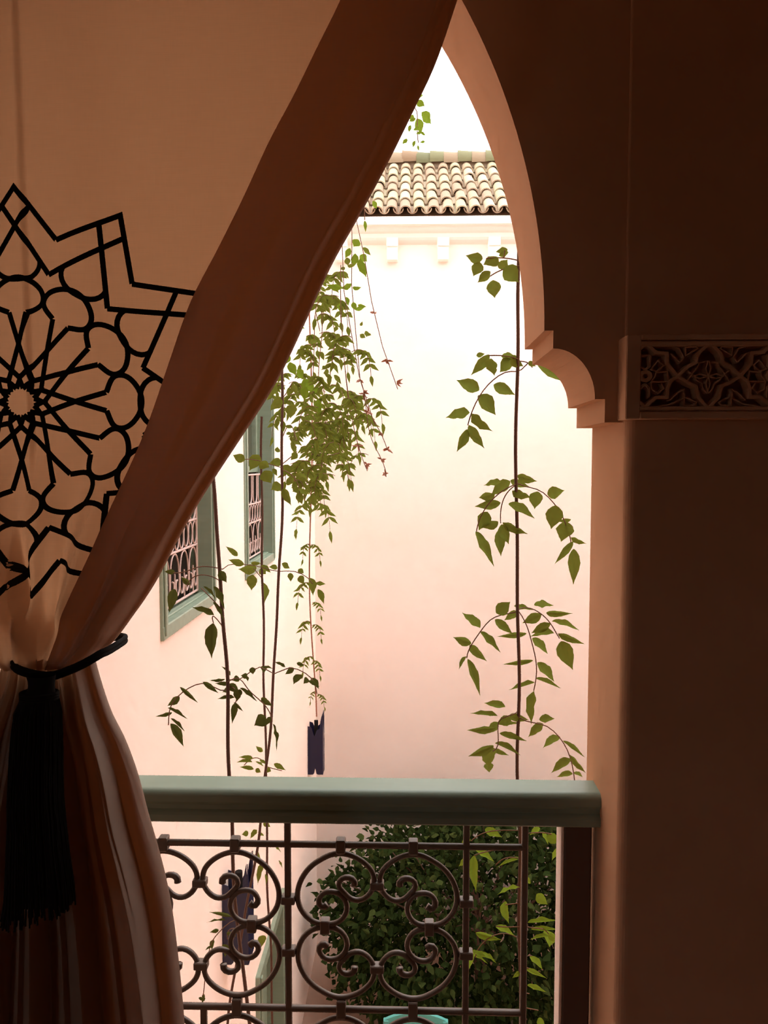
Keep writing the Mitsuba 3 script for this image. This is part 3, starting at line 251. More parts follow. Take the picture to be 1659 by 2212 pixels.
# ------------------------------------------------------------------ courtyard
wy = [(2.80, 3.50), (4.27, 5.10)]; WZ0, WZ1 = 0.955, 2.25
door = (4.47, 5.33, FLOOR_YARD, -1.52)
lw = sbox(BACK, FLOOR_YARD - 0.2, WALL_B + 0.3, 3.9)
for a, b in wy: lw = lw.difference(sbox(a, WZ0, b, WZ1))
lw = lw.difference(sbox(door[0], door[2], door[1], door[3]))
tag(add('wall_courtyard_left', extrude_x(lw, WALL_L - 0.22, WALL_L), 'm_pink'), 'pale pink courtyard wall with teal windows', kind='structure')
tag(add('wall_courtyard_right', box(WALL_R, WALL_R + 0.2, BACK, WALL_B + 0.3, FLOOR_YARD, 3.9), 'm_pink'), 'pale pink courtyard wall, right', kind='structure')
tag(add('floor_courtyard', box(WALL_L - 1.8, WALL_R + 0.2, BACK, WALL_B + 0.3, FLOOR_YARD - 0.2, FLOOR_YARD), 'm_yard'), 'courtyard paving', kind='structure')
wb = tag(add('wall_courtyard_back', box(WALL_L - 0.2, WALL_R + 0.2, WALL_B, WALL_B + 0.25, FLOOR_YARD, 3.75), 'm_pink'), 'pale pink courtyard wall under the tiled roof', kind='structure')
prof = Polygon([(7.30, 3.715), (7.30, 3.785), (7.75, 3.785), (7.75, 3.5), (WALL_B, 3.5), (WALL_B, 3.585), (7.465, 3.597), (7.44, 3.61), (7.42, 3.63), (7.415, 3.665), (7.385, 3.675), (7.36, 3.69), (7.35, 3.712)])
add(wb + '__cornice', extrude_x(prof, WALL_L, WALL_R), 'm_pink')
for k in range(8):
    c = -0.615 + 0.4715 * k
    add(wb + '__corbel', cat([box(c - 0.054, c + 0.054, 7.395, 7.51, 3.545, 3.625, 0.004), box(c - 0.05, c + 0.05, 7.41, 7.51, 3.425, 3.55, 0.004)]), 'm_pink')
# tiled roof
EY, EZ, RY, RZ = 7.27, 3.80, 8.55, 4.69
sl = math.hypot(RY - EY, RZ - EZ); ang = math.atan2(RZ - EZ, RY - EY)
up = np.array([0, math.cos(ang), math.sin(ang)]); nrm = np.array([0, -math.sin(ang), math.cos(ang)])
rf = tag(add('roof', mesh([(WALL_L, EY + .06, EZ - .02), (WALL_R, EY + .06, EZ - .02), (WALL_R, RY, RZ), (WALL_L, RY, RZ), (WALL_L, RY + 1.2, RZ - .9), (WALL_R, RY + 1.2, RZ - .9)], [[0, 1, 2], [0, 2, 3], [3, 2, 5], [3, 5, 4]]), 'm_tile2'), 'tiled roof slope over the courtyard wall', kind='structure')
def half_tile(length, r0, r1, th, seg=9, flip=False, more=0.0):
    a = np.linspace(-more, math.pi + more, seg); v = []
    for y, rr in ((0, r0), (length, r1)):
        for q in (rr, rr - th): v += [(q * math.cos(t), y, q * math.sin(t)) for t in a]
    n = seg; f = []
    for i in range(n - 1):
        f += [[i, i + 1, 2 * n + i + 1], [i, 2 * n + i + 1, 2 * n + i], [n + i, 3 * n + i + 1, n + i + 1], [n + i, 3 * n + i, 3 * n + i + 1],
              [i, n + i, n + i + 1], [i, n + i + 1, i + 1], [2 * n + i, 2 * n + i + 1, 3 * n + i + 1], [2 * n + i, 3 * n + i + 1, 3 * n + i]]
    m = mesh(v, f)
    if flip: m.vertices[:, 2] *= -1; m.invert()
    return m
cover = mikit.ply(half_tile(0.30, 0.056, 0.047, 0.011), smooth=40)
pan = mikit.ply(half_tile(0.30, 0.050, 0.056, 0.011, flip=True), smooth=40)
cap = half_tile(0.16, 0.086, 0.074, 0.014, 13, False, 0.6)
cap.vertices = np.array(cap.vertices)[:, [1, 0, 2]]; cap = mikit.ply(mesh(cap.vertices, np.array(cap.faces)[:, ::-1]), smooth=40)
rng = np.random.default_rng(11)
PITCH_T, COURSE = 0.1275, 0.257
def frame(o, tilt=0.0, roll=0.0):
    return (T().translate([float(x) for x in o]).rotate([1, 0, 0], math.degrees(ang) - tilt).rotate([0, 0, 1], roll))
for c in range(26):
    x = -0.66 + 0.0 + PITCH_T * (c - 1)
    for k in range(6):
        o = np.array([x + rng.normal() * 0.003, EY, EZ]) + up * (k * COURSE + rng.normal() * 0.006) + nrm * (0.012 + 0.004 * rng.random())
        add(rf + '__cover_tile', cover, f'm_tile{rng.integers(4)}', to_world=frame(o, 2.6, rng.normal() * 1.2))
        if x + PITCH_T / 2 < WALL_R - 0.05:
            o = np.array([x + PITCH_T / 2, EY + 0.015, EZ]) + up * (k * COURSE) + nrm * 0.050
            add(rf + '__pan_tile', pan, f'm_tile{rng.integers(4)}', to_world=frame(o, 2.6))
add(rf + '__mortar_bed', box(WALL_L, WALL_R, RY - 0.08, RY + 0.02, RZ - 0.06, RZ + 0.04, 0.01), 'm_tile2')
for c in range(23):
    o = (WALL_L + 0.145 * c + 0.1, RY - 0.06, RZ + 0.035 + rng.normal() * 0.004)
    add(rf + '__ridge_tile', cap, f'm_ridge{[0, 1, 0, 3, 1, 3, 2, 0, 1][c % 9]}', to_world=T().translate(list(map(float, o))).rotate([0, 0, 1], rng.normal() * 1.5))

# windows in the left courtyard wall
def ring_pts(cy, cz, ry, rz, x, n=14, a0=0, a1=2 * math.pi):
    return [(x, cy + ry * math.cos(a), cz + rz * math.sin(a)) for a in np.linspace(a0, a1, n, endpoint=(a1 - a0) < 6.2)]
def window(i, a, b, grille=True):
    w = f'window_{i}'
    tag(w, f'teal framed window with pale iron grille, {"nearer" if i == 1 else "farther"} of the two in the pink wall', kind='structure')
    X = WALL_L; g = X - 0.06; c = 0.035
    for (y0, y1, z0, z1) in ((a - c, a + 0.012, WZ0 - 0.03, WZ1 + 0.05), (b - 0.012, b + c, WZ0 - 0.03, WZ1 + 0.05)):
        add(w + '__jamb', box(X - 0.09, X + 0.012, y0, y1, z0, z1, 0.004), 'm_teal')
        add(w + '__moulding', box(X + 0.012, X + 0.02, (y0 + y1) / 2 - 0.012, (y0 + y1) / 2 + 0.012, z0, z1, 0.003), 'm_teal')
    add(w + '__sill', cat([box(X - 0.09, X + 0.014, a - c, b + c, WZ0 - 0.045, WZ0 + 0.008, 0.004), box(X - 0.05, X - 0.02, a, b, WZ0 + 0.006, WZ0 + 0.016, 0.003)]), 'm_teal')
    add(w + '__head', box(X - 0.09, X + 0.012, a - c, b + c, WZ1 - 0.01, WZ1 + 0.05, 0.004), 'm_teal')
    add(w + '__shade_sheet', box(X - 0.112, X - 0.10, a - 0.02, b + 0.02, WZ0 - 0.02, 1.5), 'm_dark')  # dark sheet painting in the shade of the room behind the grille
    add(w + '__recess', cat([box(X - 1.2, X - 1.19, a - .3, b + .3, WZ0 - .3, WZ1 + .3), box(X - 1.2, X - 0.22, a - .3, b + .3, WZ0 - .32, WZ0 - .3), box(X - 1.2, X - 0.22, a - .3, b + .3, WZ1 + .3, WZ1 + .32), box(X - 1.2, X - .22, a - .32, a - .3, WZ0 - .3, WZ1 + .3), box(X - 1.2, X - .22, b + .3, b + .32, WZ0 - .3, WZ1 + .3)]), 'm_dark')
    add(w + '__casement', cat([box(g - 0.055, g - 0.025, y - 0.022, y + 0.022, 1.49, WZ1 - 0.01, 0.003) for y in np.linspace(a + 0.03, b - 0.03, 3)] +
                              [box(g - 0.054, g - 0.026, a + 0.03, b - 0.03, z - 0.02, z + 0.02, 0.003) for z in (1.51, 1.9, WZ1 - 0.03)]), 'm_teal')
    ys = np.linspace(a + 0.03, b - 0.03, 3)
    for y0, y1 in zip(ys[:-1], ys[1:]):
        for z0, z1 in ((1.52, 1.89), (1.91, WZ1 - 0.04)):
            add(w + '__casement__pane', mesh([(g - .04, y0, z0), (g - .04, y1, z0), (g - .04, y1, z1), (g - .04, y0, z1)], [[0, 1, 2], [0, 2, 3]]), 'm_glass')
    n = 5; cw = (b - a - 0.02) / n; y0 = a + 0.01
    rows = [(0.985, 1.185), (1.185, 1.30), (1.30, 1.475)]
    add(w + '__grille', cat([tube([(g, a, z), (g, b, z)], 0.006, 6) for z in (0.98, 1.187, 1.30, 1.478)] + [tube([(g, y, 0.98), (g, y, 1.478)], 0.006, 6) for y in (a + 0.012, b - 0.012)]), 'm_grille', True)
    labels[w + '__grille'] = {'label': 'pale pink wrought iron grille'}
    for k in range(n):
        cy = y0 + cw * (k + 0.5); hw = cw * 0.46
        for s in (-1, 1):          # tall pointed hoop with an inner curl
            sp = [(g, cy + s * hw * t, zz) for t, zz in ((0, 1.18), (0.55, 1.165), (0.95, 1.10), (1.0, 1.06), (0.9, 1.02), (0.55, 1.005), (0.25, 1.03), (0.3, 1.065), (0.55, 1.07))]
            add(w + '__grille__scroll', tube(spline(sp, 26), 0.0045, 5), 'm_grille', True)
            add(w + '__grille__ring', tube(ring_pts(cy + s * cw * 0.25, 1.243, cw * 0.23, 0.05, g), 0.004, 5, True), 'm_grille', True)
        add(w + '__grille__hoop', tube([(g, cy - hw * .8, 1.475)] + ring_pts(cy, 1.35, hw * .8, 0.05, g, 9, math.pi, 2 * math.pi) + [(g, cy + hw * .8, 1.475)], 0.005, 5), 'm_grille', True)
        add(w + '__grille__bar', tube([(g, cy, 0.98), (g, cy, 1.10)], 0.004, 5), 'm_grille', True)
for i, (a, b) in enumerate(wy): window(i + 1, a, b)
d1 = tag('door_1', 'teal framed ground floor doorway behind the iron railing', kind='structure')
d1 = 'door_1'
X = WALL_L
for y0, y1 in ((door[0] - 0.06, door[0] + 0.02), (door[1] - 0.02, door[1] + 0.06)):
    add(d1 + '__jamb', box(X - 0.16, X + 0.025, y0, y1, FLOOR_YARD, door[3] + 0.06, 0.005), 'm_teal')
    add(d1 + '__moulding', box(X + 0.025, X + 0.036, (y0 + y1) / 2 - 0.018, (y0 + y1) / 2 + 0.018, FLOOR_YARD, door[3] + 0.04, 0.004), 'm_teal')
add(d1 + '__head', box(X - 0.16, X + 0.025, door[0] - 0.06, door[1] + 0.06, door[3] - 0.02, door[3] + 0.06, 0.005), 'm_teal')
for y0, y1 in ((door[0] + .02, door[0] + .3), (door[1] - .46, door[1] - .02)):
    add(d1 + '__door_leaf', cat([box(X - 0.13, X - 0.10, y0, y1, FLOOR_YARD, door[3] - .02, 0.004), box(X - 0.10, X - 0.09, y0 + .05, y1 - .05, FLOOR_YARD + .2, door[3] - .15, 0.004)]), 'm_teal')
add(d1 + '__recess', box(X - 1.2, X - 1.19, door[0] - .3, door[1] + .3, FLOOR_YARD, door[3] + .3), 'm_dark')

# ------------------------------------------------------------------ balcony railing
RT = 'balcony_railing'
tag(RT, 'balcony railing with teal wooden handrail over scrolled wrought iron', 'railing')
prof = [(1.304, 0.970), (1.304, 1.012), (1.298, 1.019), (1.252, 1.019)] + [(1.252 + 0.012 * math.cos(a), 1.007 + 0.012 * math.sin(a)) for a in np.linspace(math.pi / 2, math.pi, 6)[1:]] + \
       [(1.240, 0.999), (1.244, 0.995), (1.249, 0.991), (1.250, 0.983), (1.245, 0.979), (1.242, 0.976), (1.242, 0.966), (1.245, 0.963), (1.29, 0.963)]
add(RT + '__handrail', extrude_x(Polygon(prof), JAMB_L - 0.0, JAMB + 0.0), 'm_teal', 40)
labels[RT + '__handrail'] = {'label': 'teal painted wooden handrail'}
add(RT + '__lit_side_strip', box(0.2535, 0.258, 1.264, 1.305, 0.08, 0.964, 0.001), 'm_pink')  # pale strip added to paint in the light on the post's left side
labels[RT + '__lit_side_strip'] = {'label': 'added pale strip painting in the lit side of the dark post'}
add(RT + '__post', box(0.258, 0.3035, 1.262, 1.305, 0.08, 0.966, 0.003), 'm_post')
RY0 = 1.275
p0 = UPRIGHTS[0]; pw = UPRIGHTS[1] - UPRIGHTS[0]
for x in [p0 + pw * k for k in (-2, -1, 0, 1)] + [UPRIGHTS[2]]:
    add(RT + '__upright', box(x - 0.0052, x + 0.0052, RY0 - 0.0052, RY0 + 0.0052, 0.08, 0.965, 0.0015), 'm_iron')
ph = BAR_TOP - BAR_LOW
for z in (BAR_TOP, BAR_LOW, BAR_LOW - ph):
    add(RT + '__crossbar', tube([(JAMB_L, RY0, z), (UPRIGHTS[2], RY0, z)], 0.0058, 8), 'm_iron', True)
sc = spline(SCROLL, 96)
scroll = {}
for sx in (1, -1):
    for sz in (1, -1):
        m = tube(np.stack([sc[:, 0] * sx, np.zeros(len(sc)), sc[:, 1] * sz], 1), np.interp(np.arange(96), [0, 5, 90, 95], [0.0062, 0.0047, 0.0047, 0.0062]), 8)
        scroll[sx, sz] = mikit.ply(m, smooth=True)
clip_h = mikit.ply(box(-0.0078, 0.0078, -0.009, 0.009, -0.0115, 0.0115, 0.0015))
clip_w = mikit.ply(box(-0.0115, 0.0115, -0.009, 0.009, -0.0065, 0.0065, 0.0015))
for row in (0, 1):
    for col in (0, -1, -2):
        c = (PANEL_CENTRE[0] + pw * col, RY0, PANEL_CENTRE[1] - ph * row)
        at = lambda dx, dz: T().translate([c[0] + dx, c[1], c[2] + dz])
        for s, ply in scroll.items(): add(RT + '__scroll', ply, 'm_iron', to_world=at(0, 0))
        for s in (-1, 1):
            add(RT + '__collar', clip_h, 'm_iron', to_world=at(s * 0.0605, ph / 2 - 0.004))
            add(RT + '__collar', clip_h, 'm_iron', to_world=at(s * 0.0605, -ph / 2 + 0.004))
            add(RT + '__collar', clip_h, 'm_iron', to_world=at(s * 0.0875, 0))
            add(RT + '__collar', clip_w, 'm_iron', to_world=at(0, s * 0.072))
            for q in (-1, 1): add(RT + '__collar', clip_w, 'm_iron', to_world=at(q * pw / 2, s * 0.045)) if (q > 0 or col == -2) else None
add(RT + '__upright', box(PANEL_CENTRE[0] - pw - 0.0 - 0.002, PANEL_CENTRE[0] - pw + 0.0085, RY0 - 0.0045, RY0 + 0.0045, BAR_LOW - 0.06, BAR_LOW, 0.001), 'm_iron')

# ------------------------------------------------------------------ the curtain
def by_z(o):
    o = sorted((z, x) for x, z in o); return PchipInterpolator([a for a, b in o], [b for a, b in o])
XL, XO, XI, XC = by_z(CURTAIN_LEFT), by_z(CURTAIN_OUTER), by_z(CURTAIN_INNER), by_z(CREASE)
TIE, TOP = 1.297, 2.62
ss = lambda a, b, x: (lambda t: t * t * (3 - 2 * t))(np.clip((x - a) / (b - a), 0, 1))
def depth(x, z):
    """Depth of the front panel of the curtain."""
    x, z = np.asarray(x, float), np.asarray(z, float)
    c = 1 - ss(0.0, 1.0, (z - TIE) / 0.34)               # gathering towards the tie
    s = (x - XL(z)) / (XO(z) - XL(z))
    y = 1.0 + (1 - c) * (0.007 * np.sin(9.0 * x + 1.2) + 0.004 * np.sin(23 * x + 0.6 + 0.8 * z) + 0.0022 * np.sin(41 * x + 2.0 * z))
    y += 0.007 * ss(-0.006, 0.004, x + 0.4835 + 0.01 * (z - 1.7)) * ss(1.45, 1.6, z)      # pressed crease
    y -= c ** 1.5 * 0.046 * np.sqrt(np.clip(1 - (2 * s - 1) ** 2, 0, 1))
    tight = 0.22 + 0.78 * ss(TIE, TIE + 0.075, z)
    y += tight * c * 0.018 * np.sin(2 * math.pi * (5.2 * s + 0.15)) + tight * c ** 2 * 0.006 * np.sin(2 * math.pi * (11 * s + 0.4))
    k = (1 - ss(1.37, 1.485, z)) * tight
    dx = x - XC(z)
    y += k * (0.040 * ss(-0.002, 0.007, dx) * (1 - ss(0.012, 0.075, dx)) - 0.020 * np.exp(-((dx + 0.016) / 0.018) ** 2))
    return y
zz = np.concatenate([np.linspace(TOP, 1.62, 70), np.linspace(1.615, TIE - 0.006, 90)])
nx = 320
P = np.empty((len(zz), nx, 3))
for i, z in enumerate(zz):
    x = np.linspace(XL(z), XO(z), nx); P[i] = np.stack([x, depth(x, z), np.full(nx, z)], 1)
panel = grid(P)
CU = 'curtain'
tag(CU, 'cream curtain with black embroidered star medallion, gathered by a black tassel tie', 'curtain')
add(CU + '__panel', panel, 'm_cloth', True)
q = np.concatenate([np.linspace(0, 0.08, 14), np.linspace(0.09, 1, 60)])
def gap(q, z):
    c = 1 - ss(0, 1, (z - TIE) / 0.30)
    g = 0.009 * np.sqrt(np.clip(1 - (1 - np.minimum(q, 0.05) / 0.05) ** 2, 0, 1))
    g = g + 0.021 * ss(0.095, 0.135, q) - 0.013 * ss(0.16, 0.55, q) + 0.006 * np.exp(-((q - 0.66) / 0.10) ** 2) - 0.004 * ss(0.75, 1.0, q)
    return g * (1 - 0.45 * c)
S = np.empty((len(zz), len(q), 3))
for i, z in enumerate(zz):
    x = XO(z) + (XI(z) - XO(z)) * q + 0.0 * q
    base = depth(XO(z), z) + (depth(XI(z), z) - depth(XO(z), z)) * q
    S[i] = np.stack([x, np.minimum(base, depth(x, z)) - gap(q, z), np.full(len(q), z)], 1)
add(CU + '__folded_edge', grid(S), 'm_cloth', True)
labels[CU + '__folded_edge'] = {'label': 'edge of the curtain folded back on itself, darker'}

# the drape below the tie: a closed pleated bundle
XR2, XL2 = by_z(DRAPE_RIGHT), by_z(DRAPE_LEFT)
zl = np.concatenate([np.linspace(TIE + 0.006, 1.2, 26), np.linspace(1.193, 0.62, 80)])
zl = np.concatenate([zl, np.linspace(0.6, 0.05, 14)])
def saw(v, a=0.90):
    # a pleat: a slow rise and a steep flank on its right
    v = v - np.floor(v); return np.where(v < a, (v / a) ** 1.3, 1 - ss(0, 1, (v - a) / (1 - a)))
nf = 380; uf = -np.cos(np.linspace(0, math.pi, nf)); ub = np.cos(np.linspace(0, math.pi, 80))[1:-1]
Dr = np.empty((len(zl), nf + len(ub) + 1, 3))
for i, z in enumerate(zl):
    t = np.clip((TIE - z) / 0.62, 0, 1.4); zc_ = max(z, 0.56)
    xr, xl = float(XR2(zc_)), float(XL2(zc_)); hd = 0.048 + 0.040 * ss(0, 1, t)
    e = np.sqrt(np.clip(1 - uf ** 2, 0, 1)); fade = np.minimum(1, e * 2.2)
    w_ = uf + 0.05 * np.sin(3 * uf + 2.2 * t)
    y = -hd * 0.75 * e - fade * ((0.004 + 0.030 * ss(0, 0.35, t)) * saw(2.9 * w_ + 0.55) + 0.010 * ss(0.1, 0.5, t) * saw(6.1 * w_ + 0.2 - 0.3 * t) + 0.006 * (1 - ss(0, 0.4, t)) * np.sin(26 * w_))
    X_ = xl + (uf + 1) / 2 * (xr - xl); yb = hd * 0.7 * np.sqrt(np.clip(1 - ub ** 2, 0, 1))
    x = np.concatenate([X_, xl + (ub + 1) / 2 * (xr - xl), X_[:1]]); yy = np.concatenate([y, yb, y[:1]])
    Dr[i] = np.stack([x, 1.0 + yy, np.full(len(x), z)], 1)
add(CU + '__drape', grid(Dr), 'm_cloth', True)
# the gathered cloth inside the bundle
for sc_, key in ((0.72, 'inner_fold'), (0.45, 'inner_fold')):
    In = Dr[3:].copy(); mid = (In[:, :, 0].min(1) + In[:, :, 0].max(1)) / 2
    In[:, :, 0] = mid[:, None] + (In[:, :, 0] - mid[:, None]) * sc_; In[:, :, 1] = 1.0 + (In[:, :, 1] - 1.0) * sc_ * 0.8
    add(CU + '__' + key, grid(In), 'm_cloth', True)

# embroidered medallion, a twelve-fold star
px = 1 / 1700.0
K15 = math.radians(15)
def pol(deg, rr): a = math.radians(deg); return (rr * math.sin(a), rr * math.cos(a))
arch_pts = [(57 * math.sin(a), 210 + 57 * math.cos(a)) for a in np.linspace(-1.75, 1.75, 15)]
unit = [
    [pol(-15, 356), (0, 458), pol(15, 356)],
    [pol(-15, 281), (0, 377), (33, 424)], [pol(15, 281), (0, 377), (-33, 424)],
    spline([(-52, 301), (-48, 285), (-30, 269), (0, 264), (30, 269), (48, 285), (52, 301)], 16).tolist(),
    spline([(-20, 193), (-36, 199), (-55, 212), (-57, 228), (-42, 251), (0, 268), (42, 251), (57, 228), (55, 212), (36, 199), (20, 193)], 40).tolist(),
    [(20, 193), (0, 126), (-27, 44)], [(-20, 193), (0, 126), (27, 44)],
    [(-9, 33), (0, 42), (9, 33)], [pol(-15, 30), (0, 50), pol(15, 30)],
]
def ribbon(pts, w):
    """An embroidered line laid over the curtain panel."""
    l = LineString(pts); n = max(2, int(l.length / 0.004) + 1)
    d = 0.0; knots = [0.0]
    for a, b in zip(pts[:-1], pts[1:]): d += math.dist(a, b); knots.append(d)
    ds = np.unique(np.round(np.concatenate([np.linspace(0, d, n), knots]), 6))
    p = np.array([l.interpolate(t).coords[0] for t in ds])
    seg = np.diff(p, axis=0); seg /= np.maximum(np.linalg.norm(seg, axis=1, keepdims=True), 1e-9)
    t0 = np.vstack([seg[:1], seg]); t1 = np.vstack([seg, seg[-1:]])
    t = t0 + t1; t /= np.maximum(np.linalg.norm(t, axis=1, keepdims=True), 1e-9)
    nn = np.stack([-t[:, 1], t[:, 0]], 1)
    mit = 1 / np.clip((nn * np.stack([-t0[:, 1], t0[:, 0]], 1)).sum(1), 0.45, 1)
    rows = []
    for k, lift in ((-1, 0.0003), (-0.55, 0.0014), (0.55, 0.0014), (1, 0.0003)):
        o = p + nn * (k * w * mit)[:, None]
        rows.append((o, lift))
    ok = (p[:, 0] > XL(p[:, 1]) + 0.01) & (p[:, 0] < XI(p[:, 1]) + 0.008) & (p[:, 1] > TIE + 0.08)
    out = []; i = 0
    while i < len(p):
        if not ok[i]: i += 1; continue
        j = i
        while j + 1 < len(p) and ok[j + 1]: j += 1
        if j > i:
            out.append(grid(np.stack([np.stack([o[i:j + 1, 0], depth(o[i:j + 1, 0], o[i:j + 1, 1]) - lf, o[i:j + 1, 1]], 1) for o, lf in rows], 1)))
        i = j + 1
    return out
stitches = []
for k in range(12):
    a = math.radians(30 * k)
    for u in unit:
        pts = [(MANDALA_CENTRE[0] + px * (p[0] * math.cos(a) + p[1] * math.sin(a)), MANDALA_CENTRE[1] + px * (-p[0] * math.sin(a) + p[1] * math.cos(a))) for p in u]
        stitches += ribbon(pts, 0.0034)
add(CU + '__embroidery', cat(stitches), 'm_black', False)
labels[CU + '__embroidery'] = {'label': 'black embroidered twelve-pointed star medallion'}
# rod and rings that carry it
rod = tag('curtain_rod', 'brass curtain rod above the curtain', 'curtain rod')
add('curtain_rod__bar', tube([(-1.5, 1.0, 2.655), (1.1, 1.0, 2.655)], 0.014, 12), 'm_brass', True)
for x in (-1.3, 1.0): add('curtain_rod__bracket', tube([(x, 1.0, 2.655), (x, FRONT, 2.655)], 0.009, 8), 'm_brass', True)
for x in np.linspace(XL(TOP) + 0.03, XO(TOP) - 0.03, 12): add('curtain_rod__ring', tube([(x, 1.0 + 0.03 * math.cos(a), 2.645 + 0.03 * math.sin(a)) for a in np.linspace(0, 2 * math.pi, 16)[:-1]], 0.003, 5, True), 'm_brass', True)

# tassel tie
TT = 'tassel_tieback'
tag(TT, 'black cord tie-back with a long black tassel hanging in front of the curtain', 'tassel')
cp = sorted(CORD); cX = [p[0] for p in cp]; cz = PchipInterpolator(cX, [p[1] for p in cp])
x0, x1 = cX[0], cX[-1]; xm, hw = (x0 + x1) / 2, (x1 - x0) / 2
loop = []
for a in np.linspace(0, 2 * math.pi, 64)[:-1]:
    x = xm + hw * 1.06 * math.cos(a); xx = min(max(x, x0), x1)
    loop.append((x, 1.0 - 0.068 * math.copysign(abs(math.sin(a)) ** 0.45, math.sin(a)), float(cz(xx)) if math.sin(a) > 0 else float(cz(x0) + (cz(x1) - cz(x0)) * (xx - x0) / (x1 - x0))))
loop = np.array(loop)
add(TT + '__cord', cat([tube(loop + [0, 0, 0.0018], 0.0034, 8, True), tube(loop - [0, 0, 0.0030], 0.0034, 8, True)]), 'm_black', True)
TLx, TRx = by_z(TASSEL_LEFT), by_z(TASSEL_RIGHT)
zt0, zt1 = max(z for x, z in TASSEL_LEFT), min(z for x, z in TASSEL_LEFT)
def tas_y(z): return 0.915 - 0.05 * ss(0, 1, (zt0 - z) / 0.25)
body = []
for z in np.linspace(zt0 - 0.001, zt1 + 0.012, 40):
    c, rr = (TLx(z) + TRx(z)) / 2, (TRx(z) - TLx(z)) / 2
    body.append([(c + rr * 0.95 * math.cos(a), tas_y(z) - 0.022 * math.sin(a) * min(1, rr / 0.03), z) for a in np.linspace(0, 2 * math.pi, 41)])
body = np.array(body)
add(TT + '__head', grid(body[:6]), 'm_black', True)
add(TT + '__neck_wrap', cat([tube([(body[4][k][0] , body[4][k][1], body[4][k][2] - 0.003 * j + 0.004) for k in range(40)], 0.0022, 6, True) for j in range(3)]), 'm_black', True)
rng = np.random.default_rng(5)
st = [grid(body[5:])]
for k in range(260):
    a = rng.uniform(0, 2 * math.pi); e = rng.uniform(-0.006, 0.010); rr = rng.uniform(0.93, 1.03); pts = []
    for z in np.linspace(zt0 - 0.022, zt1 - e, 11):
        zc = max(z, zt1); c, w = (TLx(zc) + TRx(zc)) / 2, (TRx(zc) - TLx(zc)) / 2 * rr
        pts.append((c + w * math.cos(a) + rng.normal() * 0.0006, tas_y(z) - 0.023 * math.sin(a) * min(1, w / 0.03) * rr, z + (0.012 * (math.cos(a) + 0) * ss(zt0, zt1, z) if z < zt0 - .1 else 0)))
    st.append(tube(pts, 0.0011, 4))
sk = add(TT + '__fringe', cat(st), 'm_black', False)
labels[sk] = {'label': 'long fringe of black threads', 'kind': 'stuff'}

# ------------------------------------------------------------------ climbing plants
def leaf_mesh(curl, fold, wave, teeth=0.03):
    t = np.array([0, .05, .12, .2, .3, .4, .5, .6, .7, .79, .87, .94, 1.0])
    h = np.interp(t, [0, .06, .15, .28, .42, .56, .70, .82, .9, 1.0], [.03, .2, .37, .48, .5, .43, .3, .16, .07, 0.006])
    h = h * (1 + teeth * np.where(np.arange(len(t)) % 2, 1, -1))
    P = []
    for i, (tt, hh) in enumerate(zip(t, h)):
        row = []
        for u in (-1, -0.5, 0, 0.5, 1):
            row.append((u * hh, tt, fold * abs(u) * hh + curl * tt * tt + wave * math.sin(tt * 14 + u) * abs(u) * hh))
        P.append(row)
    return mikit.ply(grid(np.array(P)), smooth=True)
LEAVES_V = [leaf_mesh(-0.18, 0.35, 0.10), leaf_mesh(0.14, 0.45, 0.14), leaf_mesh(-0.32, 0.25, 0.2), leaf_mesh(-0.05, 0.55, 0.08)]
rng = np.random.default_rng(21)
def leaf_at(p, q, width, tilt=None):
    """Transform of a leaf from its stalk end p to its tip q."""
    p, q = np.asarray(p, float), np.asarray(q, float); a = q - p; L = np.linalg.norm(a); a = a / L
    s = np.cross(a, [0, 1, 0]); s /= max(np.linalg.norm(s), 1e-6); n = np.cross(s, a)
    tilt = rng.uniform(-0.8, 0.8) if tilt is None else tilt
    s2 = s * math.cos(tilt) + n * math.sin(tilt); n2 = np.cross(s2, a); W = width / max(math.cos(tilt), 0.5)
    M = np.eye(4); M[:3, 0] = s2 * W; M[:3, 1] = a * L; M[:3, 2] = n2 * L * 0.55; M[:3, 3] = p
    return T(M.tolist())
def vine(name, label, code, Y, spread, stems, rs, group=None, rim='m_stem'):
    tag(name, label, 'vine', group)
    for k, (s, r) in enumerate(zip(stems, rs)):
        pts = spline([(x, Y, z) for x, z in s], 60); pts[:, 0] += 0.0015 * np.sin(pts[:, 2] * 19); pts[:, 1] += 0.003 * np.sin(pts[:, 2] * 13 + 1)
        add(name + '__stem', tube(pts, r, 7), rim, True)
    for y, l in TWIGS.get(code, []):
        l = spline([(x, y + rng.normal() * 0.006, z) for x, z in l], 14) if len(l) > 2 else [(x, y, z) for x, z in l]
        add(name + '__twig', tube(l, 0.0012 if code == 'A' else 0.0013, 5), 'm_twig', True)
    for x0, z0, x1, z1, w, tone, yl in LEAVES.get(code, []):
        L = math.hypot(x1 - x0, z1 - z0); y = yl + rng.normal() * spread * 0.3
        add(name + '__leaf', LEAVES_V[rng.integers(4)], 'm_leaf_dark' if code == 'B' else LEAF[tone], to_world=leaf_at((x0, y, z0), (x1, y + rng.normal() * 0.18 * L, z1), w))
vine('hanging_vine', 'hanging vine with large green leaves on a single thick stem, nearest the arch pier', 'A', 1.65, 0.06, [STEM_A], [0.0036])
vine('hanging_vine_001', 'vine with dark narrow leaves on a dark stem right beside the curtain', 'B', 1.80, 0.08, [STEM_B], [0.0044])
vine('hanging_vine_002', 'slender upright vine with a tuft of green leaves just right of the dark-stemmed vine', 'C', 2.30, 0.08, [STEM_C], [0.0035])
vine('hanging_vine_003', 'slender leaning vine with broad light leaves before the farther teal window', 'D', 2.25, 0.08, [STEM_D], [0.0040])
tw = 'hanging_vine_004'
vine(tw, 'dense mass of fine-leaved vine hanging down beside the folded curtain edge', 'F', 2.6, 0.2, [], [])
loose = []
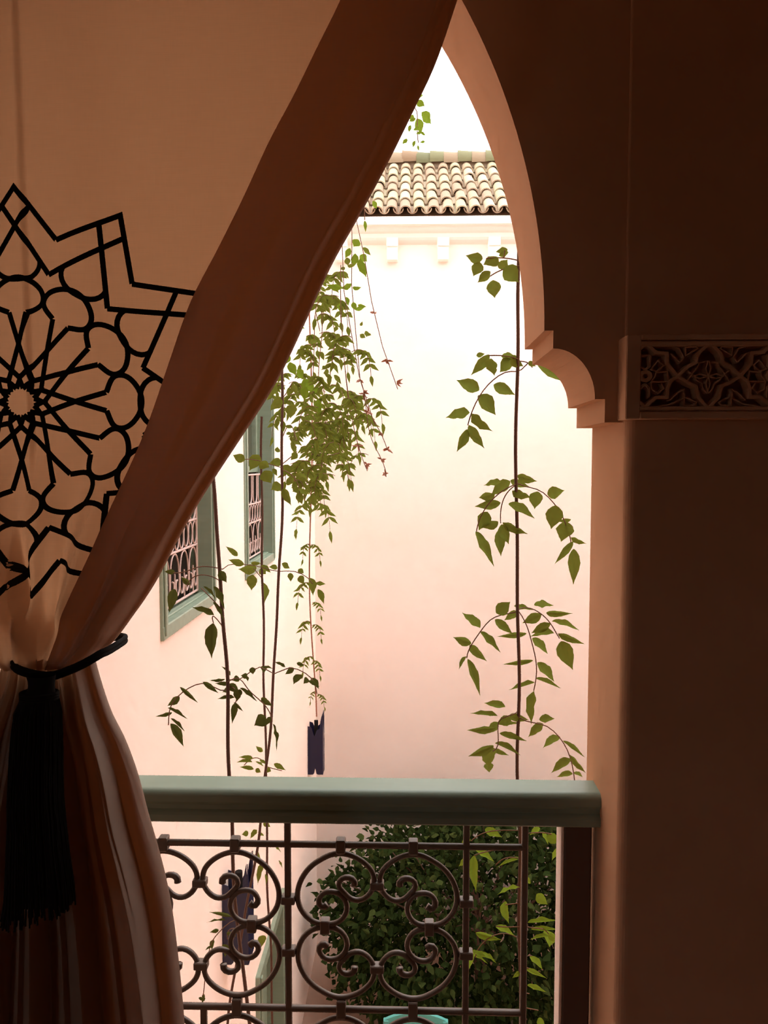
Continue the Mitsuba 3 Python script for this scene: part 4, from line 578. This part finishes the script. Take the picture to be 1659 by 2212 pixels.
count = len(LEAVES['F'])
def frond(key, o, sx, L, leaf_len, leaf_w, pairs, bs, drop=0.75, lim=None):
    """A feather-shaped leaf arching out from the stem and down."""
    global count
    t = np.linspace(0, 1, 14)
    yaw = rng.uniform(-0.7, 0.7)
    pts = np.stack([o[0] + sx * L * 0.62 * np.sin(t * 1.5) * math.cos(yaw), o[1] + L * 0.62 * np.sin(t * 1.5) * math.sin(yaw), o[2] + L * (0.16 * np.sin(t * 3.0) - drop * t ** 2)], 1)
    add(key + '__twig', tube(pts, 0.0011, 4), 'm_twig', True)
    for i in range(pairs):
        f = 0.25 + 0.7 * i / pairs; p = np.array([np.interp(f, t, pts[:, c]) for c in range(3)])
        for sd in (-1, 1):
            ll = leaf_len * rng.uniform(0.8, 1.15)
            d = np.array([sd * 0.75 + 0.25 * sx * f, rng.normal() * 0.35, -0.55 - 0.2 * rng.random()]); d /= np.linalg.norm(d)
            yield p, p + d * ll, leaf_w
    yield pts[-1], pts[-1] + np.array([sx * 0.15, 0, -1]) * leaf_len * 1.1, leaf_w
for x, y, z, sx, L in FRONDS_F:
    for p, q2, w in frond(tw, (x, y, z), sx, L, 0.030 + 0.012 * rng.random(), 0.014, int(rng.integers(3, 6)), 'm_leaf'):
        m = leaf_at(p, q2, w)
        if count < 300: add(tw + '__leaf', LEAVES_V[rng.integers(4)], 'm_leaf', to_world=m); count += 1
        else: loose.append(m)
def baked(ms, seed=3):
    t = np.array([0, .15, .4, .75, 1.0]); h = np.array([.05, .38, .5, .22, .0]); r2 = np.random.default_rng(seed); out_v, out_f = [], []
    base = np.array([(u * hh, tt, 0.35 * abs(u) * hh - 0.2 * tt * tt) for tt, hh in zip(t, h) for u in (-1, 0, 1)])
    g = grid(base.reshape(5, 3, 3)).faces
    for i, m in enumerate(ms):
        M = np.array(m.matrix, float).reshape(4, 4); out_v.append(base @ M[:3, :3].T + M[:3, 3]); out_f.append(g + i * len(base))
    return mesh(np.vstack(out_v), np.vstack(out_f))
if loose:
    k = add(tw + '__foliage', baked(loose), 'm_leaf', False); labels[k] = {'kind': 'stuff'}
for (x, z) in WHORLS:
    for k in range(5):
        d = np.array([rng.normal(), rng.normal() * 0.5, rng.normal() * 0.6 - 0.2]); d /= np.linalg.norm(d)
        loose_m = leaf_at((x, 2.6, z), np.array((x, 2.6, z)) + d * rng.uniform(0.012, 0.026), 0.006)
        add(tw + '__bud', LEAVES_V[0], 'm_redtwig', to_world=loose_m)
te = 'hanging_vine_005'
tag(te, 'thin far vine with small drooping fronds running down to the navy sconce in the corner', 'vine')
pts = spline([(x, 3.6, z) for x, z in STEM_E], 50)
add(te + '__stem', tube(pts, 0.0034, 5), 'm_redtwig', True)
for x, z, sx, L in FRONDS_E:
    for p, q2, w in frond(te, (x, 3.6 + rng.normal() * 0.02, z), sx, L * 1.1, L * 0.42, L * 0.13, 4, 'm_leaf', 0.9):
        add(te + '__leaf', LEAVES_V[rng.integers(4)], 'm_leaf', to_world=leaf_at(p, q2, w))

for i, (y, what) in enumerate(((2.6, 'nearer'), (3.6, 'farther'))):
    w = tag('trellis_wire' if i == 0 else f'trellis_wire_{i:03d}', f'steel wire across the courtyard that the vines hang from, {what}', 'wire')
    add(w if i == 0 else w, tube([(WALL_L, y, 3.82), (WALL_R, y, 3.82)], 0.003, 5), 'm_iron', True)

# shrub in the courtyard
SH = 'courtyard_shrub'
tag(SH, 'large dark green bushy shrub growing in the courtyard behind the railing', 'shrub')
rng = np.random.default_rng(8)
sc_c, sc_r = np.array([0.64, 6.45, -2.28]), np.array([1.42, 0.88, 0.95])
add(SH + '__trunk', tube(spline([(0.6, 6.45, FLOOR_YARD), (0.63, 6.43, -2.8), (0.58, 6.47, -2.3), (0.6, 6.45, -1.9)], 16), np.linspace(0.06, 0.025, 16), 8), 'm_bark', True)
for k in range(14):
    d = rng.normal(size=3); d[2] = abs(d[2]); d /= np.linalg.norm(d)
    add(SH + '__branch', tube(spline([(0.6, 6.45, -2.6 + 0.5 * rng.random()), tuple(sc_c + d * sc_r * 0.5 + [0, 0, -.1]), tuple(sc_c + d * sc_r * 0.93)], 9), np.linspace(0.018, 0.004, 9), 5), 'm_bark', True)
cand = []
import meshkit as mk
while len(cand) < 12000:
    d = rng.normal(size=3); d /= np.linalg.norm(d)
    lump = 0.82 + 0.36 * float(mk.fbm(d * 2.6 + 5, 3, 2))
    rr = lump * (0.50 + 0.50 * rng.random() ** 0.6) * (1.0 if rng.random() > 0.06 else 1.08)
    p = sc_c + d * sc_r * rr
    if p[2] < FLOOR_YARD + 0.05 or p[0] < WALL_L + 0.03 or p[1] > WALL_B - 0.05: continue
    ll = rng.uniform(0.05, 0.085)
    a = d * 0.6 + rng.normal(size=3) * 0.5 + [0, 0, -0.35]; a /= np.linalg.norm(a)
    vis = p[1] - 0.4 * p[2] + 3 * (p[0] > 1.3)
    cand.append((vis, p, p + a * ll, ll * 0.55))
cand.sort(key=lambda c: c[0])
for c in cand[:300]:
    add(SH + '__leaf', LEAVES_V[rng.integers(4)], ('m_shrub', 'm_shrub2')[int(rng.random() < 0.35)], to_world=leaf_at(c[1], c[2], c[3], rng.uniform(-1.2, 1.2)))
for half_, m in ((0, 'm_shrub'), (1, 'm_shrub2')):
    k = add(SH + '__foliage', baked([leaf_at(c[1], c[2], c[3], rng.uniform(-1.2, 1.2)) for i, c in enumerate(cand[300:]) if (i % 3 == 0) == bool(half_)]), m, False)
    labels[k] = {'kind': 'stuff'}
# navy sconces on the left courtyard wall
def sconce(name, label, y, z0, h, w):
    tag(name, label, 'wall sconce', 'navy wall sconces')
    def plate(u0): return [(0, 0), (0.34, 0), (0.42, 0.02), (0.5, 0.1), (0.58, 0.02), (0.66, 0), (1, 0), (1.02, 0.5), (0.96, 1.0), (0.84, 0.86), (0.80, 0.76), (0.62, 0.74), (0.45, 0.63), (0.25, 0.78), (0.02, 0.80)]
    for yy in (y, y + 0.13):
        poly = Polygon([(WALL_L + u * w, z0 + v * h) for u, v in plate(0)])
        add(name + '__side_plate', extrude_y(poly, yy, yy + 0.004), 'm_navy')
    poly = Polygon([(y + 0.001 + 0.131 * u, z0 + v * h) for u, v in ((0, 0), (.4, 0), (.5, .1), (.6, 0), (1, 0), (1, 1), (.8, .8), (.5, .68), (.2, .8), (0, 1))])
    add(name + '__front_plate', extrude_x(poly, WALL_L + w * 0.985, WALL_L + w * 0.985 + 0.004), 'm_navy')
    add(name + '__lamp_holder', cat([box(WALL_L, WALL_L + 0.07, y + 0.05, y + 0.08, z0 + h * .5, z0 + h * .54), tube([(WALL_L + 0.07, y + 0.065, z0 + h * .5), (WALL_L + 0.07, y + 0.065, z0 + h * .86)], 0.018, 10)]), 'm_black')
sconce('wall_sconce', 'navy blue metal wall sconce seen through the railing scrolls', 3.62, -0.86, 0.50, 0.125)
sconce('wall_sconce_001', 'navy blue metal wall sconce in the courtyard corner, just above the handrail', 6.85, -1.23, 0.55, 0.135)

# teal garden chair
GC = 'garden_chair'
tag(GC, 'turquoise painted garden chair under the shrub, seen at the bottom of the railing', 'chair')
gx, gy = 0.06, 4.85
for sx in (-1, 1):
    add(GC + '__back_post', box(gx + sx * 0.19 - 0.018, gx + sx * 0.19 + 0.018, gy - 0.02, gy + 0.016, FLOOR_YARD, -2.02, 0.004), 'm_aqua')
    add(GC + '__leg', box(gx + sx * 0.19 - 0.018, gx + sx * 0.19 + 0.018, gy + 0.40, gy + 0.436, FLOOR_YARD, -2.72, 0.004), 'm_aqua')
th2 = np.linspace(-1, 1, 13)
add(GC + '__backrest', extrude_y(Polygon([(gx + 0.2 * t, -2.02 + 0.05 * (1 - t * t)) for t in th2] + [(gx + 0.2 * t, -2.25) for t in th2[::-1]]), gy - 0.014, gy + 0.010), 'm_aqua')
add(GC + '__seat', box(gx - 0.22, gx + 0.22, gy - 0.02, gy + 0.44, -2.75, -2.715, 0.006), 'm_aqua')
